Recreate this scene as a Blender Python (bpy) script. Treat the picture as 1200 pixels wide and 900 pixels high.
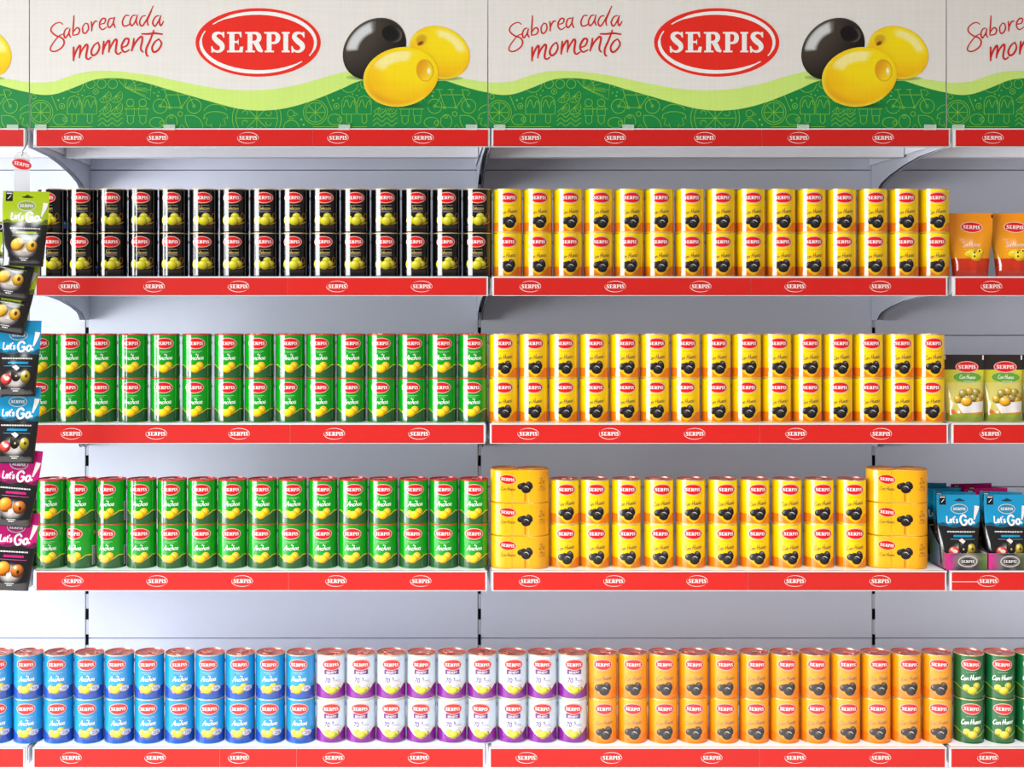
import bpy, bmesh, math, random
from math import sin, cos, pi, radians, atan2, asin, sqrt
from mathutils import Vector, noise

random.seed(7)
sc = bpy.context.scene
for o in list(bpy.data.objects): bpy.data.objects.remove(o)
COL = sc.collection

# ------------------------------------------------------------------ camera, world, lights, exposure
F = 1426.0            # focal length in pixels of the 1200-wide frame
D0 = 2.65             # camera to the front plane of the shelving (y = 0)
EYE = 1.50            # camera height
CX, CY = 500.0, 357.0 # principal point in the photograph
cam_d = bpy.data.cameras.new('camera'); cam = bpy.data.objects.new('camera', cam_d); COL.objects.link(cam)
cam.location = (0, -D0, EYE); cam.rotation_euler = (pi/2, 0, 0)
cam_d.sensor_width = 36; cam_d.lens = 36*F/1200
cam_d.shift_x = (600-CX)/1200; cam_d.shift_y = -(450-CY)/1200
cam_d.clip_start = 0.05
sc.camera = cam

w = bpy.data.worlds.new('world'); sc.world = w; w.use_nodes = True
w.node_tree.nodes['Background'].inputs[0].default_value = (1.0, 0.93, 0.90, 1)
w.node_tree.nodes['Background'].inputs[1].default_value = 0.22

def area(name, loc, rot, sx, sy, power, col, spread=180):
    d = bpy.data.lights.new(name, 'AREA'); d.shape = 'RECTANGLE'; d.size = sx; d.size_y = sy
    d.energy = power; d.color = col; d.spread = radians(spread)
    o = bpy.data.objects.new(name, d); COL.objects.link(o); o.location = loc; o.rotation_euler = rot
    return o
# tall shop window in the left side of the room, then two unseen overhead lights added to brighten floor and low panels
area('shop_window_light', (-5.2, -3.45, 1.40), (0, -pi/2, 0), 2.8, 5.1, 650, (0.96, 0.98, 1.0))
area('added_overhead_light', (-0.9, -1.9, 3.1), (0, 0, 0), 1.5, 1.0, 85, (0.95, 0.97, 1.0), 110)
area('added_overhead_light', (1.5, -1.9, 3.1), (0, 0, 0), 1.5, 1.0, 66, (1.0, 0.92, 0.86), 110)
sc.view_settings.view_transform = 'Standard'; sc.view_settings.look = 'None'
sc.view_settings.gamma = 1; sc.view_settings.use_curve_mapping = False
sc.view_settings.exposure = 0.12

# ------------------------------------------------------------------ helpers
INK = .72          # overall density of the printed inks
def s2l(c):
    return tuple((x/255/12.92 if x/255 <= .04045 else ((x/255+.055)/1.055)**2.4) for x in c)
def PX(px, t=0.0): return (px-CX)*(D0+t)/F
def PZ(py, t=0.0): return EYE + (CY-py)*(D0+t)/F

def material(name, rgb=None, rough=.4, metal=0.0, spec=.5, attr=False, noise_scale=40, noise_amt=.04, bump=0.0,
             bump_scale=200, coat=0.0, alpha=1.0, trans=0.0, gain=1.0):
    m = bpy.data.materials.new(name); m.use_nodes = True
    nt = m.node_tree; b = nt.nodes['Principled BSDF']
    b.inputs['Roughness'].default_value = rough; b.inputs['Metallic'].default_value = metal
    b.inputs['Specular IOR Level'].default_value = spec
    b.inputs['Coat Weight'].default_value = coat; b.inputs['Coat Roughness'].default_value = .08
    b.inputs['Alpha'].default_value = alpha; b.inputs['Transmission Weight'].default_value = trans
    tc = nt.nodes.new('ShaderNodeTexCoord'); nz = nt.nodes.new('ShaderNodeTexNoise')
    nz.inputs['Scale'].default_value = noise_scale; nz.inputs['Detail'].default_value = 3
    nt.links.new(tc.outputs['Object'], nz.inputs['Vector'])
    mr = nt.nodes.new('ShaderNodeMapRange'); mr.inputs[3].default_value = (1-noise_amt)*gain; mr.inputs[4].default_value = (1+noise_amt)*gain
    nt.links.new(nz.outputs['Fac'], mr.inputs[0])
    mul = nt.nodes.new('ShaderNodeVectorMath'); mul.operation = 'SCALE'
    if attr:
        a = nt.nodes.new('ShaderNodeAttribute'); a.attribute_name = 'print_colour'
        nt.links.new(a.outputs['Color'], mul.inputs[0])
    else:
        mul.inputs[0].default_value = s2l(rgb)
    nt.links.new(mr.outputs[0], mul.inputs['Scale'])
    nt.links.new(mul.outputs[0], b.inputs['Base Color'])
    if bump:
        n2 = nt.nodes.new('ShaderNodeTexNoise'); n2.inputs['Scale'].default_value = bump_scale
        nt.links.new(tc.outputs['Object'], n2.inputs['Vector'])
        bp = nt.nodes.new('ShaderNodeBump'); bp.inputs['Strength'].default_value = bump; bp.inputs['Distance'].default_value = .001
        nt.links.new(n2.outputs['Fac'], bp.inputs['Height']); nt.links.new(bp.outputs[0], b.inputs['Normal'])
    return m


def linen(name):
    """printed board with a faint woven thread pattern"""
    m = material(name, attr=True, gain=INK, rough=.45, spec=.35, noise_amt=.02, noise_scale=6)
    nt = m.node_tree; b = nt.nodes['Principled BSDF']; src = b.inputs['Base Color'].links[0].from_socket
    tc = nt.nodes.new('ShaderNodeTexCoord')
    last = src
    for sx, sz in ((6, 160), (160, 6)):
        mp = nt.nodes.new('ShaderNodeMapping'); mp.inputs['Scale'].default_value = (sx, 1, sz)
        nt.links.new(tc.outputs['Object'], mp.inputs['Vector'])
        n = nt.nodes.new('ShaderNodeTexNoise'); n.inputs['Scale'].default_value = 1.0; n.inputs['Detail'].default_value = 2
        nt.links.new(mp.outputs[0], n.inputs['Vector'])
        mr = nt.nodes.new('ShaderNodeMapRange'); mr.inputs[1].default_value = .3; mr.inputs[2].default_value = .7
        mr.inputs[3].default_value = .972; mr.inputs[4].default_value = 1.018
        nt.links.new(n.outputs['Fac'], mr.inputs[0])
        v = nt.nodes.new('ShaderNodeVectorMath'); v.operation = 'SCALE'
        nt.links.new(last, v.inputs[0]); nt.links.new(mr.outputs[0], v.inputs['Scale']); last = v.outputs[0]
    nt.links.new(last, b.inputs['Base Color'])
    return m

M = {}
M['print_can'] = material('printed_tin_ink', attr=True, gain=.80, rough=.12, spec=.75, noise_amt=.02)
M['print_card'] = material('printed_card_ink', attr=True, gain=INK, rough=.38, spec=.4, noise_amt=.03, noise_scale=25)
M['print_board'] = linen('printed_header_board')
M['print_foil'] = material('printed_foil_pouch', attr=True, gain=INK, rough=.16, spec=.8, noise_amt=.03, bump=.15, bump_scale=60)
M['print_film'] = material('printed_shrink_film', attr=True, gain=INK, rough=.16, spec=.7, noise_amt=.03, bump=.12, bump_scale=70)
M['panel'] = material('powder_coated_panel', (230, 234, 247), rough=.42, spec=.45, noise_amt=.012, bump=.05, bump_scale=600)
M['shelf'] = material('powder_coated_shelf', (236, 237, 243), rough=.38, spec=.5, noise_amt=.012, bump=.05, bump_scale=600)
M['bracket'] = material('coated_bracket_steel', (205, 209, 219), rough=.35, spec=.5, noise_amt=.02)
M['bracket_edge'] = material('dark_bracket_edge', (60, 62, 70), rough=.5)  # darker tone along the bracket's lower edge
M['black'] = material('black_recess', (8, 8, 10), rough=.9, spec=.1)
M['rail'] = material('white_price_rail_plastic', (205, 205, 205), rough=.25, spec=.5, noise_amt=.01)
M['clear'] = material('frosted_clear_plastic', (225, 232, 225), rough=.15, spec=.5, alpha=.45)
M['strip'] = material('frosted_strip_plastic', (196, 194, 192), rough=.3, spec=.4, alpha=.5)
M['gold'] = material('gold_lacquered_steel', (232, 204, 150), rough=.34, metal=.85, noise_amt=.02)
M['lid_copper'] = material('rose_lacquered_lid', (222, 128, 118), rough=.3, metal=.8, noise_amt=.03)
M['lid_red'] = material('red_lacquered_lid', (205, 28, 34), rough=.2, metal=.35, spec=.8)
M['rim_red'] = material('red_lacquered_rim', (200, 34, 36), rough=.2, metal=.3, spec=.8)
M['tab'] = material('pull_tab_steel', (236, 190, 170), rough=.2, metal=1)
M['pouch_back'] = material('plain_foil', (60, 60, 62), rough=.3, metal=.3)
M['steel'] = material('galvanised_wire', (170, 172, 176), rough=.3, metal=1)
M['floor'] = material('pale_floor_vinyl', (204, 201, 197), rough=.55, spec=.5, noise_scale=3, noise_amt=.05)
M['wall'] = material('white_wall_paint', (225, 223, 220), rough=.8, spec=.2, noise_scale=5, noise_amt=.02)
M['card'] = material('plain_card', (190, 186, 180), rough=.6)

def link(o, parent=None, loc=None):
    COL.objects.link(o)
    if parent: o.parent = parent
    if loc is not None: o.location = loc
    return o
def empty(name, label=None, cat=None, loc=(0, 0, 0), group=None, rot=0):
    o = bpy.data.objects.new(name, None); COL.objects.link(o); o.location = loc; o.empty_display_size = .03
    o.rotation_euler[2] = rot
    if label: o['label'] = label
    if cat: o['category'] = cat
    if group: o['group'] = group
    return o
def mesh_from(name, bm, mats, smooth=False):
    me = bpy.data.meshes.new(name); bm.to_mesh(me); bm.free()
    for m in (mats if isinstance(mats, (list, tuple)) else [mats]): me.materials.append(m)
    if smooth:
        for p in me.polygons: p.use_smooth = True
    return me
def part(name, me, parent=None, loc=None):
    return link(bpy.data.objects.new(name, me), parent, loc)
def box(bm, x0, x1, y0, y1, z0, z1, mi=0):
    vs = [bm.verts.new((x, y, z)) for x in (x0, x1) for y in (y0, y1) for z in (z0, z1)]
    for idx in ((0, 1, 3, 2), (4, 6, 7, 5), (0, 4, 5, 1), (2, 3, 7, 6), (0, 2, 6, 4), (1, 5, 7, 3)):
        f = bm.faces.new([vs[i] for i in idx]); f.material_index = mi
def box_mesh(name, dims, mat, bevel=0):
    bm = bmesh.new(); box(bm, *dims)
    if bevel: bmesh.ops.bevel(bm, geom=bm.edges[:], offset=bevel, segments=2, affect='EDGES')
    bmesh.ops.recalc_face_normals(bm, faces=bm.faces[:])
    return mesh_from(name, bm, mat)
def lathe(name, prof, mat, n=48, smooth=True, cap0=False, cap1=False, sharp=True):
    bm = bmesh.new(); rings = []
    for r, z in prof:
        if r < 1e-6: rings.append([bm.verts.new((0, 0, z))])
        else: rings.append([bm.verts.new((r*sin(2*pi*i/n), -r*cos(2*pi*i/n), z)) for i in range(n)])
    for a, b in zip(rings[:-1], rings[1:]):
        for i in range(n):
            j = (i+1) % n
            if len(a) == 1: bm.faces.new((a[0], b[j], b[i]))
            elif len(b) == 1: bm.faces.new((a[i], a[j], b[0]))
            else: bm.faces.new((a[i], a[j], b[j], b[i]))
    if cap0: bm.faces.new(rings[0][::-1])
    if cap1: bm.faces.new(rings[-1])
    bmesh.ops.recalc_face_normals(bm, faces=bm.faces[:])
    me = mesh_from(name, bm, mat, smooth)
    if sharp: me.set_sharp_from_angle(angle=radians(50))
    return me
def tube(bm, pts, r, n=6):
    rings = []
    for i, p in enumerate(pts):
        p = Vector(p); a = Vector(pts[max(i-1, 0)]); b = Vector(pts[min(i+1, len(pts)-1)])
        d = (b-a).normalized(); s = d.cross(Vector((.13, 1, .07))).normalized(); u = s.cross(d)
        rings.append([bm.verts.new(p+(s*cos(2*pi*k/n)+u*sin(2*pi*k/n))*r) for k in range(n)])
    for a, b in zip(rings[:-1], rings[1:]):
        for k in range(n): bm.faces.new((a[k], a[(k+1) % n], b[(k+1) % n], b[k]))
    bm.faces.new(rings[0][::-1]); bm.faces.new(rings[-1])

# ------------------------------------------------------------------ printing (vector shapes laid on a surface)
def catmull(pts, n=5):
    if len(pts) < 3: return list(pts)
    P = [pts[0]]+list(pts)+[pts[-1]]; out = []
    for i in range(1, len(P)-2):
        p0, p1, p2, p3 = P[i-1], P[i], P[i+1], P[i+2]
        for k in range(n):
            t = k/n
            out.append(tuple(.5*((2*b)+(-a+c)*t+(2*a-5*b+4*c-d)*t*t+(-a+3*b-3*c+d)*t**3) for a, b, c, d in zip(p0, p1, p2, p3)))
    out.append(tuple(pts[-1])); return out
def lerp(a, b, t): return a+(b-a)*t
def mixc(a, b, t):
    t = max(0, min(1, t)); return tuple(lerp(x, y, t) for x, y in zip(a, b))
def sstep(a, b, x):
    t = max(0, min(1, (x-a)/(b-a))); return t*t*(3-2*t)

_fontcache = {}
def font_polys(s):
    if s in _fontcache: return _fontcache[s]
    c = bpy.data.curves.new('t', 'FONT'); c.body = s; c.size = 1; c.align_x = 'CENTER'; c.offset = .012; c.resolution_u = 3
    o = bpy.data.objects.new('t', c); me = o.to_mesh()
    ps = [[tuple(me.vertices[i].co[:2]) for i in p.vertices] for p in me.polygons]
    o.to_mesh_clear(); bpy.data.objects.remove(o); bpy.data.curves.remove(c)
    _fontcache[s] = ps; return ps

GLY = {  # simple brush-script letters: strokes in x-height units, advance
 'C': ([[(1.15, 1.6), (.75, 2.0), (.25, 1.4), (.05, .6), (.4, 0), (1.05, .3)]], 1.25),
 'o': ([[(.5, 1), (.1, .7), (.1, .2), (.45, 0), (.8, .3), (.8, .8), (.5, 1)]], 1.0),
 'n': ([[(.1, 1), (.1, 0)], [(.1, .55), (.45, 1), (.75, .85), (.75, .2), (.95, 0)]], 1.05),
 'H': ([[(.25, 2.1), (.1, -.1)], [(1.15, 2.3), (.95, 0)], [(-.25, .9), (.5, 1.0), (1.45, 1.15)]], 1.35),
 'u': ([[(.1, 1), (.1, .3), (.35, 0), (.7, .3), (.75, 1)], [(.75, 1), (.78, .1), (.95, 0)]], 1.0),
 'e': ([[(.1, .5), (.7, .6), (.6, .95), (.3, .95), (.08, .5), (.3, .02), (.85, .2)]], .9),
 's': ([[(.7, .9), (.3, .95), (.2, .7), (.6, .4), (.5, .05), (.05, .1)]], .8),
 'A': ([[(-.1, -.1), (.6, 1.9), (.75, 1.9), (1.1, 0)], [(.1, .7), (1.2, .8)]], 1.25),
 'c': ([[(.75, .85), (.4, 1), (.1, .6), (.15, .15), (.5, 0), (.85, .25)]], .9),
 'h': ([[(.3, 2.1), (.1, 0)], [(.1, .5), (.45, 1), (.75, .8), (.72, .2), (.95, 0)]], 1.0),
 'a': ([[(.7, .95), (.3, 1), (.08, .5), (.25, .03), (.6, .2), (.75, .95)], [(.75, .95), (.75, .15), (1.0, 0)]], 1.0),
 'd': ([[(.7, .95), (.3, 1), (.08, .5), (.25, .03), (.6, .2), (.85, 2.0)], [(.8, 1.2), (.75, .15), (.95, 0)]], 1.0),
 'L': ([[(.1, 1.9), (.1, .05), (.9, .05)]], .95),
 't': ([[(.35, 1.6), (.35, .2), (.7, .05)], [(0, 1.05), (.75, 1.05)]], .75),
 "'": ([[(.12, 1.9), (.05, 1.45)]], .3),
 'G': ([[(1.3, 1.5), (.85, 1.95), (.25, 1.6), (.08, .8), (.5, .05), (1.1, .15), (1.35, .85), (.8, .9)]], 1.5),
 'S': ([[(1.0, 1.7), (.6, 2.0), (.2, 1.6), (.8, .9), (.8, .2), (.4, 0), (0, .3)]], 1.1),
 'l': ([[(.3, 2.0), (.15, .3), (.4, 0)]], .5), 'i': ([[(.15, 1), (.12, .2), (.3, 0)], [(.2, 1.4), (.22, 1.5)]], .4),
 '2': ([[(.1, 1.5), (.5, 2.0), (.95, 1.6), (.7, .9), (0, 0), (1.1, .05)]], 1.2),
 'x': ([[(.05, .9), (.7, 0)], [(.7, .9), (.0, 0)]], .8), ' ': ([], .6)}

class Ink:
    def __init__(s): s.f = []; s.c = 0
    def sub(s, l): s.c = (s.c+1) % 28; return l+s.c*.022
    def poly(s, pts, c, l): s.f.append((pts, l, c))
    def rect(s, x0, x1, y0, y1, c, l): s.poly([(x0, y0), (x1, y0), (x1, y1), (x0, y1)], c, l)
    def ell(s, cx, cy, rx, ry, c, l, rot=0, n=28):
        s.poly([(cx+rx*cos(a)*cos(rot)-ry*sin(a)*sin(rot), cy+rx*cos(a)*sin(rot)+ry*sin(a)*cos(rot)) for a in (2*pi*i/n for i in range(n))], c, l)
    def ribbon(s, pts, wd, c, l, smooth=True, closed=False):
        n = len(pts)
        ws = wd if isinstance(wd, (list, tuple)) else [wd]*n
        q = [(p[0], p[1], x) for p, x in zip(pts, ws)]
        if closed: q.append(q[0])
        if smooth: q = catmull(q)
        L = []
        for i, p in enumerate(q):
            a = q[max(i-1, 0)]; b = q[min(i+1, len(q)-1)]
            if closed and i in (0, len(q)-1): a, b = q[-2], q[1]
            dx, dy = b[0]-a[0], b[1]-a[1]; m = sqrt(dx*dx+dy*dy) or 1
            nx, ny = -dy/m*p[2]/2, dx/m*p[2]/2
            L.append(((p[0]+nx, p[1]+ny), (p[0]-nx, p[1]-ny)))
        for (a, b), (d, e) in zip(L[:-1], L[1:]): s.poly([b, e, d, a], c, s.sub(l))
    def ring(s, cx, cy, rx, ry, wd, c, l, rot=0, a0=0, a1=360, n=28):
        full = abs(a1-a0) >= 360
        pts = []
        for i in range(n if full else n+1):
            a = radians(a0+(a1-a0)*i/n); x, y = rx*cos(a), ry*sin(a)
            pts.append((cx+x*cos(rot)-y*sin(rot), cy+x*sin(rot)+y*cos(rot)))
        s.ribbon(pts, wd, c, l, smooth=False, closed=full)
    def shaded(s, cx, cy, rx, ry, rot, fn, l, rings=6, segs=20):
        def P(r, a):
            x, y = rx*r*cos(a), ry*r*sin(a)
            return (cx+x*cos(rot)-y*sin(rot), cy+x*sin(rot)+y*cos(rot))
        def col(u, v):
            dx, dy = u-cx, v-cy; a = (dx*cos(rot)+dy*sin(rot))/rx; b = (-dx*sin(rot)+dy*cos(rot))/ry
            # back to picture-aligned unit disc
            return fn(a*cos(rot)-b*sin(rot), a*sin(rot)+b*cos(rot))
        for k in range(rings):
            r0, r1 = k/rings, (k+1)/rings
            for i in range(segs):
                a0, a1 = 2*pi*i/segs, 2*pi*(i+1)/segs
                pts = [P(r0, a0), P(r1, a0), P(r1, a1), P(r0, a1)] if k else [(cx, cy), P(r1, a0), P(r1, a1)]
                s.poly(pts, col, l)
    def band(s, xs, lo, hi, c, l):
        for a, b in zip(xs[:-1], xs[1:]): s.poly([(a, lo(a)), (b, lo(b)), (b, hi(b)), (a, hi(a))], c, l)
    def text(s, t, cx, cy, h, c, l, shear=0, sx=1, rot=0):
        for p in font_polys(t):
            q = []
            for x, y in p:
                x, y = (x*sx+y*shear)*h, y*h
                q.append((cx+x*cos(rot)-y*sin(rot), cy+x*sin(rot)+y*cos(rot)))
            s.poly(q, c, l)
    def script(s, t, x, y, h, wd, c, l, shear=.2, rot=0, center=True, sx=1):
        tot = sum(GLY[ch][1] for ch in t)*h*sx
        ox = -tot/2 if center else 0
        for ch in t:
            st, adv = GLY[ch]
            for k in st:
                pts = []
                for a, b in k:
                    u, v = ox+(a*sx+b*shear)*h, b*h
                    pts.append((x+u*cos(rot)-v*sin(rot), y+u*sin(rot)+v*cos(rot)))
                s.ribbon(pts, wd, c, l)
            ox += adv*h*sx
    def wordmark(s, cx, cy, width, c, l, rot=0):
        """the heavy slab-serif SERPIS lettering, drawn from its outlines"""
        k = width/825.0
        def T(p): 
            x, y = (p[0]-617)*k, -(p[1]-373)*k
            return (cx+x*cos(rot)-y*sin(rot), cy+x*sin(rot)+y*cos(rot))
        def R(x0, x1, y0, y1): s.poly([T((x0, y1)), T((x1, y1)), T((x1, y0)), T((x0, y0))], c, s.sub(l))
        def Q(pts): s.poly([T(p) for p in pts], c, s.sub(l))
        def B(pts, ws): s.ribbon([T(p) for p in pts], [x*k for x in ws], c, l)
        def S(dx):
            B([(p[0]+dx, p[1]) for p in [(313, 322), (300, 300), (268, 291), (238, 305), (233, 332), (262, 364), (295, 392), (303, 422), (286, 448), (255, 455), (226, 442), (212, 416)]],
              [10, 16, 22, 36, 42, 48, 46, 40, 26, 20, 16, 10])
            Q([(302+dx, 283), (320+dx, 283), (322+dx, 332), (310+dx, 332)]); Q([(205+dx, 408), (217+dx, 408), (226+dx, 464), (207+dx, 464)])
        S(0); S(705)
        # E
        R(365, 410, 283, 462); R(345, 470, 283, 299); R(345, 482, 446, 462); R(405, 440, 362, 380)
        Q([(445, 283), (470, 283), (474, 330), (462, 330)]); Q([(462, 412), (487, 412), (482, 462), (445, 462)]); Q([(430, 371), (446, 343), (446, 399)])
        # R
        R(525, 568, 283, 462); R(505, 580, 283, 298); R(508, 590, 447, 462)
        B([(560, 292), (600, 294), (622, 310), (628, 333), (619, 356), (598, 369), (560, 372)], [18, 24, 36, 40, 36, 24, 18])
        B([(590, 372), (612, 400), (630, 436), (658, 456)], [38, 44, 42, 16])
        # P
        R(694, 736, 283, 462); R(672, 745, 283, 298); R(676, 757, 447, 462)
        B([(730, 292), (768, 294), (788, 312), (793, 336), (785, 362), (766, 377), (732, 381)], [18, 24, 36, 40, 36, 24, 18])
        # I
        R(840, 882, 283, 462); R(826, 895, 283, 298); R(826, 895, 447, 462)
    def swooshes(s, cx, cy, rx, ry, wmax, c, l):
        def arc(a0, a1, flip):
            pts, ws = [], []
            n = 22
            for i in range(n+1):
                t = i/n; a = radians(lerp(a0, a1, t)); pts.append((cx+rx*cos(a), cy+ry*sin(a)))
                ws.append(wmax*(.12+.88*sin(pi*min(1, t*.8+.1))**.8) * (.6 if t < .12 or t > .93 else 1))
            s.ribbon(pts, ws, c, l, smooth=False)
        arc(142, -27, 0); arc(157, 320, 0)
    def badge(s, cx, cy, rx, ry, l, red=(222, 22, 28), ringc=(244, 178, 168), rot=0, txt=(252, 250, 246)):
        s.ell(cx, cy, rx, ry, ringc, l, rot); s.ell(cx, cy, rx*.91, ry*.87, red, l+1, rot)
        s.wordmark(cx, cy, rx*1.5, txt, l+2, rot)
    def build(s, name, mp, mat, cu=None, cv=None, normal=None, step=.00018, clip_v=None):
        bm = bmesh.new(); fl = bm.faces.layers.int.new('i')
        for i, (pts, l, c) in enumerate(s.f):
            vs = [bm.verts.new((p[0], p[1], 0)) for p in pts]
            try: f = bm.faces.new(vs)
            except ValueError: continue
            f[fl] = i
        bmesh.ops.triangulate(bm, faces=[f for f in bm.faces if len(f.verts) > 4])
        for f in bm.faces:
            f.normal_update()
            if f.normal.z < 0: f.normal_flip()
        for cuts, ax in ((cu, 0), (cv, 1)):
            if not cuts: continue
            nrm = (1, 0, 0) if ax == 0 else (0, 1, 0)
            for k in cuts:
                co = (k, 0, 0) if ax == 0 else (0, k, 0)
                es = [e for e in bm.edges if (e.verts[0].co[ax]-k)*(e.verts[1].co[ax]-k) < 0]
                if not es: continue
                fs = {f for e in es for f in e.link_faces}
                geom = list(fs)+list({e for f in fs for e in f.edges})+list({v for f in fs for v in f.verts})
                bmesh.ops.bisect_plane(bm, geom=geom, plane_co=co, plane_no=nrm, dist=1e-7)
        if clip_v is not None:
            bmesh.ops.bisect_plane(bm, geom=bm.verts[:]+bm.edges[:]+bm.faces[:], plane_co=(0, clip_v, 0), plane_no=(0, -1, 0), clear_outer=True)
        cols = []; ns = {}
        for f in bm.faces:
            _, l, c = s.f[f[fl]]
            for lp in f.loops:
                u, v = lp.vert.co.x, lp.vert.co.y
                cc = c(u, v) if callable(c) else c
                cols.append((lp.vert, s2l(cc)))
        lay = {}
        for f in bm.faces:
            for v in f.verts: lay[v] = s.f[f[fl]][1]
        uv = {v: (v.co.x, v.co.y) for v in bm.verts}
        for v in bm.verts: v.co = mp(uv[v][0], uv[v][1], lay[v]*step)
        nl = [normal(*uv[v]) for v in bm.verts] if normal else None
        flip = False
        me = bpy.data.meshes.new(name)
        cl = [c for _, c in cols]
        bm.to_mesh(me); bm.free()
        ca = me.color_attributes.new('print_colour', 'FLOAT_COLOR', 'CORNER')
        flat = []
        for c in cl: flat += [c[0], c[1], c[2], 1.0]
        ca.data.foreach_set('color', flat)
        for p in me.polygons: p.use_smooth = True
        if nl: me.normals_split_custom_set_from_vertices(nl)
        me.materials.append(mat)
        return me

def ball(light, mid, dark, hl=(255, 255, 255), hs=.8, lx=-.35, ly=.55, hx=-.35, hy=.5, hr=.32):
    lz = sqrt(max(0, 1-lx*lx-ly*ly))
    def fn(a, b):
        z = sqrt(max(0, 1-a*a-b*b)); d = a*lx+b*ly+z*lz
        c = mixc(dark, mid, sstep(-.1, .55, d)); c = mixc(c, light, sstep(.5, 1.0, d))
        h = sqrt(((a-hx))**2+((b-hy))**2)
        return mixc(c, hl, hs*(1-sstep(hr*.55, hr, h)))
    return fn
YO = ball((255, 232, 50), (246, 208, 10), (196, 140, 8), (255, 250, 190), .7)
GO = ball((232, 226, 70), (208, 196, 20), (140, 130, 16), (252, 250, 200), .6)
BO = ball((52, 46, 46), (26, 22, 23), (9, 8, 8), (140, 138, 145), .45, hr=.3)

# ------------------------------------------------------------------ room shell
def struct(name, me): 
    o = part(name, me); o['kind'] = 'structure'; return o
struct('floor', box_mesh('floor', (-4.5, 4.5, -5, .60, -.05, 0), M['floor']))
struct('wall_back', box_mesh('wall_back', (-4.5, 4.5, .56, .68, 0, 3.4), M['wall']))

# ------------------------------------------------------------------ shelving
J = [-1.865, -0.8652, 0.1348, 1.1390, 2.139]         # x of the joints between bays
BACK = .45
bay_word = ['left edge bay', 'left main bay', 'right main bay', 'right edge bay']
seams = [2.36, EYE+.343, EYE-.0783, EYE-.464, EYE-.85, EYE-1.25, .02]
# back panels: one backboard per bay, each panel its own part
for b in range(4):
    t = empty('backboard', 'pale grey metal panel backboard behind the shelves of the %s' % bay_word[b], 'backboard',
              ((J[b]+J[b+1])/2, BACK, .02), 'shelving backboards')
    half = (J[b+1]-J[b])/2-.0042
    for a, c in zip(seams[:-1], seams[1:]):
        h = a-c-.0022
        part('back_panel', box_mesh('back_panel', (-half, half, 0, .018, 0, h), M['panel'], .0012), t, (0, 0, c+.0011-.02))
    # top frame stiffening lines seen under the header shelf
# uprights
for i, x in enumerate(J):
    nm = ['outer left', 'left', 'middle', 'right', 'outer right'][i]
    t = empty('shelving_upright', '%s slotted grey steel upright rising between the back panels' % nm, 'upright', (x, BACK, 0), 'slotted uprights')
    bm = bmesh.new(); box(bm, -.015, .015, .0195, .055, 0, 2.36); box(bm, -.0036, .0036, .002, .0195, 0.02, 2.36)
    bmesh.ops.recalc_face_normals(bm, faces=bm.faces[:])
    part('post', mesh_from('post', bm, M['bracket']), t)
    z = EYE-(713.5-CY)*3.1/F
    zs = [z-.0137+.0652*k for k in range(-8, 24)]
    sl = box_mesh('slot', (-.0034, .0030, .0004, .0026, -.0135, .0135), M['black'])
    for zz in zs:
        if .05 < zz < 2.3: part('slot', sl, t, (0, 0, zz))

def can_shelf_name(L): return ['shelf under the header board', 'highest can shelf', 'second can shelf', 'third can shelf', 'lowest can shelf'][L]
TOPY = [150.5, 324.0, 488.6+8, 669.0, 876.0]
TOPY[2] = 496.2
ZT = [PZ(y, 0) for y in TOPY]
RED = [[(-495, 27), (42.5, 572), (578, 1112), (1120, 1650)],
       [(-495, 27), (42.5, 570), (578.7, 1108.7), (1119.5, 1650)],
       [(-495, 27), (42, 566.7), (576, 1109.5), (1117.5, 1650)],
       [(-495, 27), (42.5, 568.7), (578, 1107.5), (1115.5, 1650)],
       [(-495, 27), (40, 566), (575, 1107.5), (1115, 1650)]]
REDY = [(152, 171.3), (325.9, 345.8), (498, 519), (670.8, 691.5), (877.8, 899)]
LOGO = [[[-455, -354, -247, -142, -42], [85, 184.5, 290.5, 396, 495.7], [621.5, 721, 826, 935.7, 1035], [1163.7, 1263, 1368, 1476]],
        [[-455, -354, -247, -142, -42], [81, 180.5, 279.5, 395, 494], [621.5, 721, 821, 932, 1031.7], [1162, 1262, 1363, 1472]],
        [[-455, -354, -247, -142, -42], [83.7, 183.2, 280, 391.7, 491], [619, 714.5, 814, 933, 1032.7], [1160.7, 1260, 1361, 1471]],
        [[-455, -354, -247, -142, -42], [85, 184, 283.7, 393.7, 493], [620.5, 719.7, 817, 931.7, 1031.5], [1158, 1258, 1360, 1470]],
        [[-455, -354, -247, -142, -42], [83, 181.7, 279.5, 391, 490.5], [617, 716.5, 834, 932, 1031.7], [1157.7, 1257, 1360, 1470]]]
SPLIT = [[[-180], [366.7], [893], [1430]], [[-180], [337], [880], [1430]], [[-180], [340], [890.5], [1430]],
         [[-180], [338], [877], [1430]], [[-180], [257.5, 347.5], [890], [1430]]]
Y_RED = (214, 28, 22)
brk_prof = [(.012, -.004), (.447, -.004), (.447, -.100), (.410, -.100), (.404, -.096), (.396, -.088), (.38, -.080), (.322, -.066), (.24, -.0525), (.153, -.043), (.06, -.0405), (.012, -.040)]
def bracket_mesh():
    bm = bmesh.new(); th = .0022
    a = [bm.verts.new((-th/2, y, z)) for y, z in brk_prof]; c = [bm.verts.new((th/2, y, z)) for y, z in brk_prof]
    bm.faces.new(a); bm.faces.new(c[::-1]); n = len(a)
    for i in range(n):
        f = bm.faces.new((a[i], a[(i+1) % n], c[(i+1) % n], c[i]))
        if 3 <= i < 11: f.material_index = 1
    # rolled lower flange
    bmesh.ops.recalc_face_normals(bm, faces=bm.faces[:])
    return mesh_from('bracket', bm, [M['bracket'], M['bracket_edge']])
BRK = bracket_mesh()
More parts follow.
